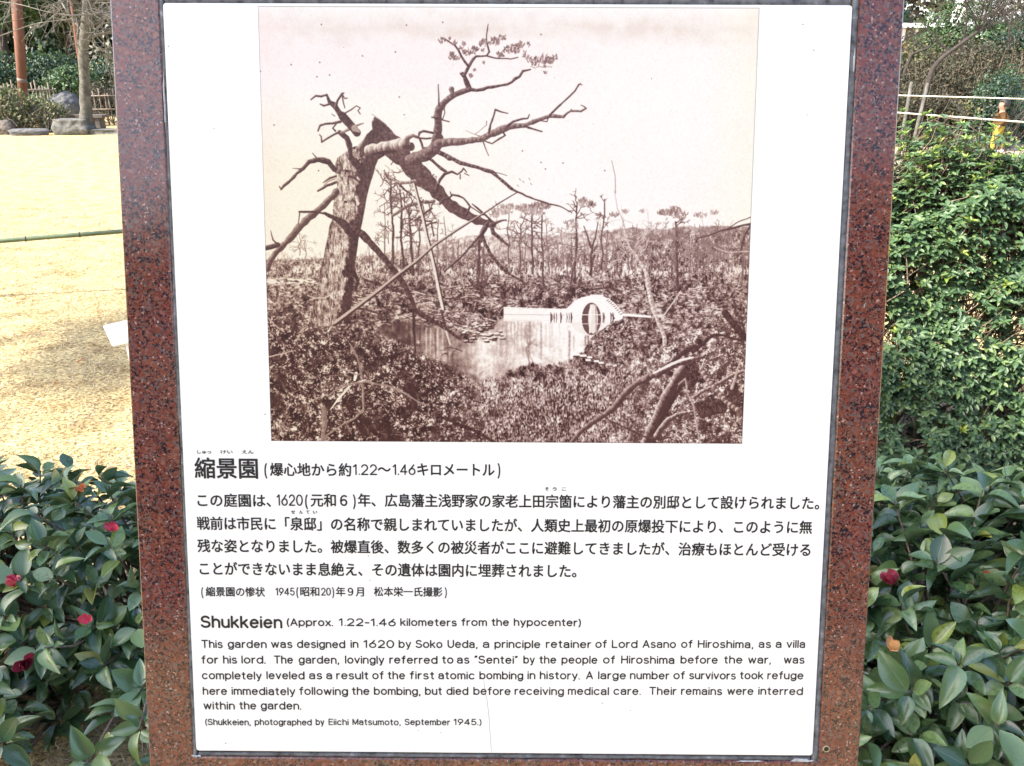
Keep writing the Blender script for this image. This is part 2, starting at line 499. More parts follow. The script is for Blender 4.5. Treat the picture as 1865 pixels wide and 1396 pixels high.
def board(px, py):
    """Pixel of the photograph -> position on the board's front plane (x right, y up, metres)."""
    d = ray(px, py); n = Rs[:, 2]
    t = ((np.array(SIGN_LOC) - CAM0) @ n) / (d @ n)
    q = (CAM0 + t * d - np.array(SIGN_LOC)) @ Rs
    return q[:2]


def on_board(o):
    o.parent = sign
    o.matrix_local = MS
    return o


# granite slab: front ring with chamfered edges around the shallow recess
def slab():
    X0, X1, Y0, Y1 = -.3585, .3572, -.445, .415
    x0, x1, y0, y1 = -.3140, .3168, -.3665, .3672
    zf, zr, zb, ch = -.0015, -.0095, -.062, .0013
    V = []; F = []
    def rect(a, b, c, d, z):
        i = len(V); V.extend([(a, b, z), (c, b, z), (c, d, z), (a, d, z)]); return i
    b0 = rect(X0, Y0, X1, Y1, zb)
    o1 = rect(X0, Y0, X1, Y1, zf - ch)
    o2 = rect(X0 + ch, Y0 + ch, X1 - ch, Y1 - ch, zf)
    i1 = rect(x0 - .0012, y0 - .0012, x1 + .0012, y1 + .0012, zf)
    i2 = rect(x0, y0, x1, y1, zf - .0012)
    i3 = rect(x0, y0, x1, y1, zr)
    for a, b in ((b0, o1), (o1, o2), (o2, i1), (i1, i2), (i2, i3)):
        for k in range(4):
            l = (k + 1) % 4
            F.append((a + k, a + l, b + l, b + k))
    F.append((i3, i3 + 1, i3 + 2, i3 + 3)); F.append((b0 + 3, b0 + 2, b0 + 1, b0))
    on_board(link('granite_slab', mesh_np('granite_slab', V, F, False), None, M['granite']))
slab()
ped = Geo(); ped.box((-.30, -.04, 0), (.30, .10, .14)); ped.box((-.26, .0, .14), (.26, .075, .74))
pd = ped.obj('pedestal', M['granite_dark'], sign, False)
pd.location = (0, .11, 0)

# white panel with softly rounded corners
def rounded_plate(name, x0, y0, x1, y1, z0, z1, r, m, ch=.0006):
    pts = []
    for cx_, cy_, a0 in ((x1 - r, y0 + r, -90), (x1 - r, y1 - r, 0), (x0 + r, y1 - r, 90), (x0 + r, y0 + r, 180)):
        for k in range(5):
            a = R(a0 + 90 * k / 4); pts.append((cx_ + r * math.cos(a), cy_ + r * math.sin(a)))
    n = len(pts); c = np.array([(x0 + x1) / 2, (y0 + y1) / 2])
    bm = bmesh.new()
    A = [bm.verts.new((x, y, z0)) for x, y in pts]
    B = [bm.verts.new((x, y, z1 - ch)) for x, y in pts]
    C = [bm.verts.new((*(np.array(p) - np.sign(np.array(p) - c) * ch), z1)) for p in pts]
    for k in range(n):
        l = (k + 1) % n
        bm.faces.new((A[k], A[l], B[l], B[k])); bm.faces.new((B[k], B[l], C[l], C[k]))
    bm.faces.new(C)
    me = bpy.data.meshes.new(name); bm.to_mesh(me); bm.free()
    return on_board(link(name, me, None, m))
rounded_plate('panel', -PW / 2, -PH / 2, PW / 2, PH / 2, -.0093, 0, .003, M['panel'])


# caulk beads between the panel and the granite, slightly wavy
def bead(a, b, w0, w1, z, inward, jit=.0006, name='caulk_bead', m=None):
    n = 90
    a, b = np.array(a, float), np.array(b, float)
    t = np.linspace(0, 1, n)[:, None]
    P = a + (b - a) * t
    side = np.array(inward, float)
    sm = lambda s: np.convolve(rng.standard_normal(n + 8), np.ones(5) / 5, 'same')[4:-4] * s
    o0 = w0 + sm(jit); o1 = w1 + sm(jit * .4)
    V = []; F = []
    prof = [(0, -.0025), (.12, -.0004), (.5, .0), (.88, -.0001), (1, -.0022)]
    zz = z + sm(.0003)
    for i in range(n):
        for u, dz in prof:
            q = P[i] + side * (o0[i] * (1 - u) + o1[i] * u)
            V.append((q[0], q[1], zz[i] + dz))
    k = len(prof)
    for i in range(n - 1):
        for j in range(k - 1):
            F.append((i * k + j, i * k + j + 1, (i + 1) * k + j + 1, (i + 1) * k + j))
    on_board(link(name, mesh_np(name, V, F), None, m or M['caulk']))
bead((-.3140, -.3665), (-.3140, .3665), -.0004, .0035, -.0024, (1, 0))
bead((.3168, -.3665), (.3168, .3665), -.0004, .0062, -.0022, (-1, 0))
bead((-.309, -.3665), (.309, -.3665), -.0004, .0040, -.0034, (0, 1))
bead((-.309, .3672), (.309, .3672), -.0004, .0078, -.0022, (0, -1), .0008)
for (x, y, w, h) in ((.300, -.3648, .022, .0036), (.247, -.3662, .026, .0014), (-.3105, -.3655, .010, .003), (.10, .3655, .05, .003), (.3145, .31, .0016, .02), (-.3130, .27, .0018, .055)):
    g = Geo(); K = 12
    th = np.linspace(0, 2 * math.pi, K, endpoint=False); rr = 1 + .25 * rng.standard_normal(K)
    V = np.stack([x + w / 2 * np.cos(th) * rr, y + h / 2 * np.sin(th) * rr, np.full(K, -.0016)], 1)
    V = np.vstack([V, [(x, y, -.0006)]])
    me = mesh_np('caulk_smear', V, [(i, (i + 1) % K, K) for i in range(K)])
    on_board(link('caulk_smear', me, None, M['caulk_smear']))
# small brass plug in the granite
def ring():
    g = Geo(); x, y = board(1506, 1366)
    K = 20; th = np.linspace(0, 2 * math.pi, K, endpoint=False)
    V = []; F = []
    for r_, z in ((.0036, -.0016), (.0032, -.0008), (.0026, -.0009), (.0023, -.0016)):
        V += [(x + r_ * math.cos(t), y + r_ * math.sin(t), z) for t in th]
    for k in range(3):
        for i in range(K):
            j = (i + 1) % K; F.append((k * K + i, k * K + j, (k + 1) * K + j, (k + 1) * K + i))
    on_board(link('screw_ring', mesh_np('screw_ring', V, F), None, M['brass']))
    V = [(x + .0024 * math.cos(t), y + .0024 * math.sin(t), -.0012) for t in th] + [(x, y, -.0011)]
    on_board(link('screw_hole', mesh_np('screw_hole', V, [(i, (i + 1) % K, K) for i in range(K)]), None, M['hole']))
ring()

# ------------------------------------------------------------------ lettering
# Latin letters and digits: round-ended pen strokes (cap height 1, x-height .72)
def _arc(cx, cy, rx, ry, a0, a1, n=None):
    n = n or max(4, int(abs(a1 - a0) / 22))
    return [(cx + rx * math.cos(R(a)), cy + ry * math.sin(R(a))) for a in np.linspace(a0, a1, n + 1)]
xh = .72
def _fonts():
    A = _arc; G = {}
    o = lambda w=.62: [A(w / 2, xh / 2, w / 2, xh / 2, 0, 360, 20)]
    G['a'] = (.58, [A(.28, .51, .26, .21, 165, 0) + [(.54, 0)], A(.26, .21, .26, .21, 75, 290, 10) + [(.44, .05), (.54, .17)], [(.33, .413), (.54, .43)]])
    G['b'] = (.62, [[(.0, 1), (0, 0)], A(.31, .36, .31, .36, 0, 360, 20)])
    G['c'] = (.58, [A(.31, .36, .31, .36, 42, 318, 14)])
    G['d'] = (.62, [[(.62, 1), (.62, 0)], A(.31, .36, .31, .36, 0, 360, 20)])
    G['e'] = (.62, [[(.01, .39), (.61, .39)] + A(.31, .36, .30, .36, 5, 320, 16)])
    G['f'] = (.36, [A(.32, .82, .16, .19, 80, 180) + [(.16, 0)], [(0, .70), (.34, .70)]])
    G['g'] = (.60, [A(.30, .37, .30, .35, 0, 360, 20), [(.60, .72), (.60, .02)] + A(.31, .0, .29, .27, 0, -155)])
    G['h'] = (.54, [[(0, 1), (0, 0)], A(.27, .44, .27, .28, 180, 0) + [(.54, 0)]])
    G['i'] = (.0, [[(0, .70), (0, 0)], [(0, .96), (0, .975)]])
    G['k'] = (.52, [[(0, 1), (0, 0)], [(.48, .70), (0, .27)], [(.19, .43), (.52, 0)]])
    G['l'] = (.0, [[(0, 1), (0, 0)]])
    G['m'] = (.84, [[(0, .71), (0, 0)], A(.21, .47, .21, .25, 180, 0) + [(.42, 0)], A(.63, .47, .21, .25, 180, 0) + [(.84, 0)]])
    G['n'] = (.54, [[(0, .71), (0, 0)], A(.27, .44, .27, .28, 180, 0) + [(.54, 0)]])
    G['o'] = (.62, o())
    G['p'] = (.62, [[(0, .71), (0, -.27)], A(.31, .36, .31, .36, 0, 360, 20)])
    G['r'] = (.30, [[(0, .71), (0, 0)], A(.30, .38, .30, .33, 180, 88)])
    G['s'] = (.50, [A(.25, .54, .22, .18, 30, 250, 9) + A(.25, .18, .25, .19, 80, -150, 10)])
    G['t'] = (.34, [[(.15, .93), (.15, .15)] + A(.31, .15, .16, .14, 180, 275), [(0, .70), (.32, .70)]])
    G['u'] = (.54, [[(0, .71)] + A(.27, .28, .27, .28, 180, 360) + [(.54, .71)], [(.54, .3), (.54, 0)]])
    G['v'] = (.54, [[(0, .71), (.27, 0), (.54, .71)]])
    G['w'] = (.82, [[(0, .71), (.2, 0), (.41, .69), (.62, 0), (.82, .71)]])
    G['x'] = (.52, [[(0, .71), (.52, 0)], [(.52, .71), (0, 0)]])
    G['y'] = (.54, [[(0, .71), (.28, .03)], [(.54, .71), (.22, -.17)] + A(.10, -.15, .12, .10, -10, -90)])
    G['S'] = (.68, [A(.34, .745, .30, .245, 25, 250, 12) + A(.34, .255, .34, .255, 78, -160, 12)])
    G['T'] = (.70, [[(0, 1), (.7, 1)], [(.35, 1), (.35, 0)]])
    G['U'] = (.66, [[(0, 1)] + A(.33, .32, .33, .32, 180, 360) + [(.66, 1)]])
    G['A'] = (.74, [[(0, 0), (.37, 1), (.74, 0)], [(.12, .32), (.62, .32)]])
    G['L'] = (.52, [[(0, 1), (0, 0), (.52, 0)]])
    G['H'] = (.66, [[(0, 1), (0, 0)], [(.66, 1), (.66, 0)], [(0, .52), (.66, .52)]])
    G['M'] = (.80, [[(0, 0), (0, 1), (.40, .1), (.80, 1), (.80, 0)]])
    G['E'] = (.55, [[(.55, 1), (0, 1), (0, 0), (.55, 0)], [(0, .52), (.5, .52)]])
    G['0'] = (.66, [A(.33, .5, .33, .5, 0, 360, 24)])
    G['1'] = (.30, [[(0, .80), (.24, 1), (.24, 0)]])
    G['2'] = (.62, [A(.31, .69, .29, .31, 165, -30, 12) + [(.0, 0), (.62, 0)]])
    G['4'] = (.66, [[(.48, 0), (.48, 1), (0, .27), (.66, .27)]])
    G['5'] = (.62, [[(.56, 1), (.12, 1), (.05, .52)] + A(.31, .32, .30, .32, 130, -155, 14)])
    G['6'] = (.62, [[(.50, 1), (.10, .48)], A(.31, .31, .31, .31, 0, 360, 20)])
    G['9'] = (.62, [[(.14, 0), (.53, .52)], A(.31, .69, .31, .31, 0, 360, 20)])
    G['.'] = (.0, [[(0, .0), (0, .02)]])
    G[','] = (.06, [[(.06, .03), (.0, -.16)]])
    G['-'] = (.34, [[(0, .42), (.34, .42)]])
    G['('] = (.18, [A(.34, .42, .34, .68, 122, 238, 9)])
    G[')'] = (.18, [A(-.16, .42, .34, .68, 58, -58, 9)])
    G['\u201c'] = (.20, [[(.06, 1.0), (0, .84)], [(.20, 1.0), (.14, .84)]])
    G['\u201d'] = (.20, [[(.06, 1.0), (0, .84)], [(.20, 1.0), (.14, .84)]])
    return G
PEN = _fonts()
_cache = {}


def glyph_mesh(txt):
    if txt in _cache: return _cache[txt]
    cu = bpy.data.curves.new('t', 'FONT')
    cu.body = txt; cu.size = 1.0; cu.resolution_u = 3
    ob = bpy.data.objects.new('t', cu); COL.objects.link(ob)
    dg = bpy.context.evaluated_depsgraph_get()
    me = bpy.data.meshes.new_from_object(ob.evaluated_get(dg))
    n = len(me.vertices); co = np.zeros(n * 3, np.float32); me.vertices.foreach_get('co', co)
    V = co.reshape(-1, 3)[:, :2].astype(float)
    fs = [tuple(p.vertices) for p in me.polygons]
    bpy.data.objects.remove(ob); bpy.data.meshes.remove(me); bpy.data.curves.remove(cu)
    _cache[txt] = (V, fs)
    return _cache[txt]


def write_line(words, base, refpx, pen, ref='\u5712', ink=.00025):
    """words: (text, x0, x1[, height px, dy]) traced on the photographed board; pen: stroke width in metres."""
    allV = []; allF = []; n = 0; zi = 0
    for w in words:
        txt, xa, xb = w[:3]
        hp = w[3] if len(w) > 3 else refpx
        by = base + (w[4] if len(w) > 4 else 0)
        a = board(xa, by); b = board(xb, by); up = board(xa, by - hp)
        H = up[1] - a[1]
        if all(ord(c) < 128 or c in '\u201c\u201d' for c in txt):
            x = 0; strokes = []
            for c in txt:
                wd, st = PEN[c]
                strokes += [[(p[0] + x, p[1]) for p in s_] for s_ in st]
                gap = .27 if not (c in '.,-' or c in '()') else .24
                x += wd + gap
            xm = min(p[0] for s_ in strokes for p in s_); xM = max(p[0] for s_ in strokes for p in s_)
            hw = pen / 2
            W_ = b[0] - a[0] - 2 * hw
            sx = W_ / max(xM - xm, 1e-6) if xM - xm > .05 else H * .7
            if len(txt) == 1 and txt in '()': sx = H * .62
            for s_ in strokes:
                Q = np.array([(a[0] + hw + (p[0] - xm) * sx, a[1] + hw + p[1] * (H - 2 * hw)) for p in s_])
                for i in range(len(Q)):
                    zi += 1; z = ink + (zi % 23) * 1.5e-6
                    k = 8
                    allV += [(Q[i][0] + hw * math.cos(t), Q[i][1] + hw * math.sin(t), z) for t in np.arange(k) * math.tau / k]
                    allF.append(tuple(range(n, n + k))); n += k
                    if i + 1 < len(Q):
                        d = Q[i + 1] - Q[i]; L = np.hypot(*d)
                        if L < 1e-7: continue
                        s2 = np.array([-d[1], d[0]]) / L * hw
                        z += .8e-6
                        allV += [(*(Q[i] - s2), z), (*(Q[i + 1] - s2), z), (*(Q[i + 1] + s2), z), (*(Q[i] + s2), z)]
                        allF.append((n, n + 1, n + 2, n + 3)); n += 4
        else:
            V, fs = glyph_mesh(txt)
            r0, r1 = glyph_mesh(ref)[0][:, 1].min(), glyph_mesh(ref)[0][:, 1].max()
            bold = pen
            sx = (b[0] - a[0] - 2 * bold) / (V[:, 0].max() - V[:, 0].min())
            sy = (H - 2 * bold) / (r1 - r0)
            P = np.stack([a[0] + bold + (V[:, 0] - V[:, 0].min()) * sx, a[1] + bold + (V[:, 1] - r0) * sy], 1)
            for k in range(7):      # the same outline set down seven times, a hair apart, thickens it evenly
                dx, dy = (0, 0) if k == 6 else (bold * math.cos(k * math.tau / 6), bold * math.sin(k * math.tau / 6))
                z = ink + k * 6e-6
                allV += [(x + dx, y + dy, z) for x, y in P]
                allF += [tuple(i + n for i in f) for f in fs]
                n += len(P)
    me = bpy.data.meshes.new('lettering'); me.from_pydata(allV, [], allF); me.update()
    return on_board(link('lettering', me, None, M['ink']))


PJ, PK = .00030, .00138     # extra width of kana and kanji, pen width beside them
write_line([('しゅっ', 359.5, 385), ('けい', 402, 424), ('えん', 441, 462)], 827, 7, .00012)
write_line([('縮景園', 355, 470.5)], 872, 37, .00046)
def jline(words, base, h, bj, pk):
    write_line([w for w in words if ord(w[0][0]) > 127], base, h, bj)
    lat = [w for w in words if ord(w[0][0]) < 128]
    if lat: write_line(lat, base, h, pk)
jline([('(', 482, 488, 25, 1), ('爆心地から約', 492, 640), ('1.22', 643, 687, 20, -2), ('～', 688, 712), ('1.46', 715, 757, 20, -2), ('キロメートル', 760, 901), (')', 906, 914, 25, 1)], 867.5, 23.5, PJ, PK)
jline([('この庭園は、', 360, 494), ('1620', 504, 552, 21, -2), ('(', 556, 562, 24, 1), ('元和６', 566, 633), (')', 643, 649, 24, 1), ('年、広島藩主浅野家の家老上田宗箇により藩主の別邸として設けられました。', 652, 1492)], 923.5, 23.5, PJ, PK)
write_line([('そ', 992, 1000), ('う', 1006, 1014), ('こ', 1023, 1031)], 894.5, 7, .00012)
jline([('戦前は市民に「泉邸」の名称で親しまれていましたが、人類史上最初の原爆投下により、このように無', 359, 1479)], 965.5, 23.5, PJ, PK)
write_line([('せ', 530, 538), ('ん', 545, 552), ('て', 557, 564), ('い', 570, 578)], 936.5, 7, .00012)
jline([('残な姿となりました。被爆直後、数多くの被災者がここに避難してきましたが、治療もほとんど受ける', 360, 1476)], 1006.5, 23.5, PJ, PK)
jline([('ことができないまま息絶え、その遺体は園内に埋葬されました。', 364, 1050)], 1048, 23.5, PJ, PK)
jline([('(', 367, 372, 18, 1), ('縮景園の惨状', 375, 483), ('1945', 502, 537, 14.5, -1.5), ('(', 540, 545, 18, 1), ('昭和', 547, 582), ('20', 585, 603, 14.5, -1.5), (')', 605, 610, 18, 1), ('年９月', 612, 663), ('松本栄一氏撮影', 681, 806), (')', 810, 815, 18, 1)], 1086.5, 17, .00022, .00108)
PE = .00136
write_line([('Shukkeien', 366, 514.5)], 1144, 23, .0022)
write_line([('(Approx.', 522.5, 607), ('1.22-1.46', 617, 721), ('kilometers', 729, 832), ('from', 840, 887), ('the', 895, 927), ('hypocenter)', 935.5, 1058)], 1140.5, 14.5, PE)
write_line([('This', 367, 406), ('garden', 415, 486), ('was', 494, 533), ('designed', 541, 629), ('in', 638.5, 653), ('1620', 662, 718), ('by', 726, 749), ('Soko', 757, 806), ('Ueda,', 815, 870), ('a', 879, 891), ('principle', 900.5, 984), ('retainer', 994, 1077), ('of', 1084, 1105), ('Lord', 1114, 1161), ('Asano', 1170, 1231), ('of', 1240, 1261), ('Hiroshima,', 1270.5, 1372), ('as', 1381, 1404), ('a', 1412, 1423), ('villa', 1432, 1466)], 1180.5, 15, PE)
write_line([('for', 367, 398), ('his', 406.5, 432), ('lord.', 440, 484), ('The', 499, 534), ('garden,', 544, 618), ('lovingly', 628.5, 700), ('referred', 709, 797), ('to', 805, 826), ('as', 832, 855), ('\u201cSentei\u201d', 864, 943), ('by', 953, 974), ('the', 982, 1013), ('people', 1022.5, 1088), ('of', 1098, 1120), ('Hiroshima', 1131, 1228), ('before', 1239, 1307), ('the', 1318, 1352), ('war,', 1362, 1404), ('was', 1427, 1465)], 1209, 15, PE)
write_line([('completely', 368, 477), ('leveled', 485.5, 555), ('as', 563, 587), ('a', 594, 605), ('result', 612.5, 671), ('of', 678, 699), ('the', 706, 738), ('first', 746, 791), ('atomic', 798, 864), ('bombing', 873, 953), ('in', 960.5, 975), ('history.', 983, 1056), ('A', 1067, 1080), ('large', 1089, 1140), ('number', 1147, 1219), ('of', 1226, 1247), ('survivors', 1255, 1340), ('took', 1347, 1390), ('refuge', 1397, 1463)], 1237.5, 15, PE)
write_line([('here', 369.5, 414), ('immediately', 422, 538), ('following', 545, 634), ('the', 641, 673), ('bombing,', 681, 766), ('but', 774, 805), ('died', 813, 853), ('before', 862, 930), ('receiving', 937, 1027), ('medical', 1034, 1109), ('care.', 1117, 1167), ('Their', 1182, 1232), ('remains', 1240, 1315), ('were', 1324, 1372), ('interred', 1380.5, 1462)], 1266, 15, PE)
write_line([('within', 371, 428), ('the', 436, 467), ('garden.', 475, 549)], 1292.5, 15, PE)
write_line([('(Shukkeien,', 374, 457), ('photographed', 464, 568), ('by', 575, 591), ('Eiichi', 598.5, 635), ('Matsumoto,', 642, 730), ('September', 737, 820), ('1945.)', 826, 877)], 1321, 12, .00112)

# ------------------------------------------------------------------ the old photograph, a flat print on the panel
class Print:
    """A grey picture painted stroke by stroke; positions are traced points brought onto the board."""
    X0, X1, Y0, Y1 = -.2243, .2267, -.0412, .3562
    RES = 3300.0                       # pixels per metre of print

    def __init__(s):
        s.w = int((s.X1 - s.X0) * s.RES); s.h = int((s.Y1 - s.Y0) * s.RES)
        s.L = np.ones((s.h, s.w))
        s.rg = np.random.default_rng(3)
        s.k = s.RES * .00052           # print pixels per pixel of the photograph

    def P(s, pts):
        q = np.array([board(x, y) for x, y in pts])
        return np.stack([(q[:, 0] - s.X0) * s.RES, (s.Y1 - q[:, 1]) * s.RES], 1)

    def blur_noise(s, sig, sigy=None, seed=None):
        sigy = sig if sigy is None else sigy
        n = s.rg.standard_normal((s.h, s.w))
        fx = np.fft.rfftfreq(s.w)[None, :]; fy = np.fft.fftfreq(s.h)[:, None]
        g = np.exp(-2 * (math.pi ** 2) * ((fx * sig) ** 2 + (fy * sigy) ** 2))
        n = np.fft.irfft2(np.fft.rfft2(n) * g, s=(s.h, s.w))
        return n / n.std()

    def blur(s, A, sig):
        fx = np.fft.rfftfreq(s.w)[None, :]; fy = np.fft.fftfreq(s.h)[:, None]
        g = np.exp(-2 * (math.pi ** 2) * sig ** 2 * (fx ** 2 + fy ** 2))
        pad = A
        return np.fft.irfft2(np.fft.rfft2(pad) * g, s=(s.h, s.w))

    def mask(s, pts, traced=True):
        """Filled polygon as a 0..1 array."""
        q = s.P(pts) if traced else np.asarray(pts)
        M_ = np.zeros((s.h, s.w), bool)
        y0 = max(int(q[:, 1].min()), 0); y1 = min(int(q[:, 1].max()) + 2, s.h)
        x0 = max(int(q[:, 0].min()), 0); x1 = min(int(q[:, 0].max()) + 2, s.w)
        if y1 <= y0 or x1 <= x0: return M_
        X, Y = np.meshgrid(np.arange(x0, x1) + .5, np.arange(y0, y1) + .5)
        ins = np.zeros(X.shape, bool)
        n = len(q)
        for i in range(n):
            xa, ya = q[i]; xb, yb = q[(i + 1) % n]
            if ya == yb: continue
            c = ((ya > Y) != (yb > Y)) & (X < (xb - xa) * (Y - ya) / (yb - ya) + xa)
            ins ^= c
        M_[y0:y1, x0:x1] = ins
        return M_

    def stroke(s, pts, ws, tone=.2, lit=0.0, alpha=1.0, rough=0.0, side=-1, traced=True):
        """Tapered stroke. ws: widths in photograph pixels; lit: how much lighter the side facing the light is."""
        q = s.P(pts) if traced else np.asarray(pts, float)
        n = len(q)
        ws = np.interp(np.linspace(0, 1, n), np.linspace(0, 1, len(np.atleast_1d(ws))), np.atleast_1d(ws)) * s.k / 2
        if rough:      # subdivide and shake
            Q = [q[0]]; W = [ws[0]]
            for i in range(n - 1):
                L = np.hypot(*(q[i + 1] - q[i])); m = max(1, int(L / (7 * s.k)))
                for j in range(1, m + 1):
                    t = j / m; d = (q[i + 1] - q[i]) / (L + 1e-9); nn = np.array([-d[1], d[0]])
                    off = s.rg.standard_normal() * rough * s.k if j < m else 0
                    Q.append(q[i] + (q[i + 1] - q[i]) * t + nn * off)
                    W.append((ws[i] * (1 - t) + ws[i + 1] * t) * (1 + .12 * s.rg.standard_normal()))
            q = np.array(Q); ws = np.abs(np.array(W)); n = len(q)
        for i in range(n - 1):
            a, b = q[i], q[i + 1]; ra, rb = ws[i], ws[i + 1]
            r_ = max(ra, rb) + 1.2
            x0, x1 = int(max(min(a[0], b[0]) - r_, 0)), int(min(max(a[0], b[0]) + r_ + 1, s.w))
            y0, y1 = int(max(min(a[1], b[1]) - r_, 0)), int(min(max(a[1], b[1]) + r_ + 1, s.h))
            if x1 <= x0 or y1 <= y0: continue
            X, Y = np.meshgrid(np.arange(x0, x1) + .5 - a[0], np.arange(y0, y1) + .5 - a[1])
            d = b - a; L2 = d @ d + 1e-9
            t = np.clip((X * d[0] + Y * d[1]) / L2, 0, 1)
            ex, ey = X - t * d[0], Y - t * d[1]
            dist = np.hypot(ex, ey); rr = ra + (rb - ra) * t
            c = np.clip(rr - dist + .5, 0, 1) * np.minimum(1, rr * 2 / .9) * alpha
            tn = tone
            if lit:
                # light comes from the upper left
                lat = (ex * -.75 + ey * -.66) / np.maximum(rr, .7)
                tn = tone + lit * np.clip(lat * 1.1 + .15, 0, 1)
                if rr.max() > 3: tn = tn + .05 * s.tex[y0:y1, x0:x1] * (lat > -.2)
            sub = s.L[y0:y1, x0:x1]
            sub += (tn - sub) * c

    def twigs(s, x, y, ang, ln, w, tone, depth, lit=0):
        """Self-similar bare twigs, in photograph pixels."""
        if depth == 0 or ln < 3: return
        n = 3; pts = [(x, y)]
        a = ang
        for i in range(n):
            a += s.rg.normal(0, .28); x += math.cos(a) * ln / n; y += math.sin(a) * ln / n; pts.append((x, y))
        s.stroke(pts, [w, w * .6], tone, lit)
        for i in range(s.rg.integers(2, 4)):
            j = s.rg.integers(1, n + 1)
            s.twigs(*pts[j], a + s.rg.normal(0, .75), ln * s.rg.uniform(.45, .75), max(w * .6, .8), tone, depth - 1, lit)


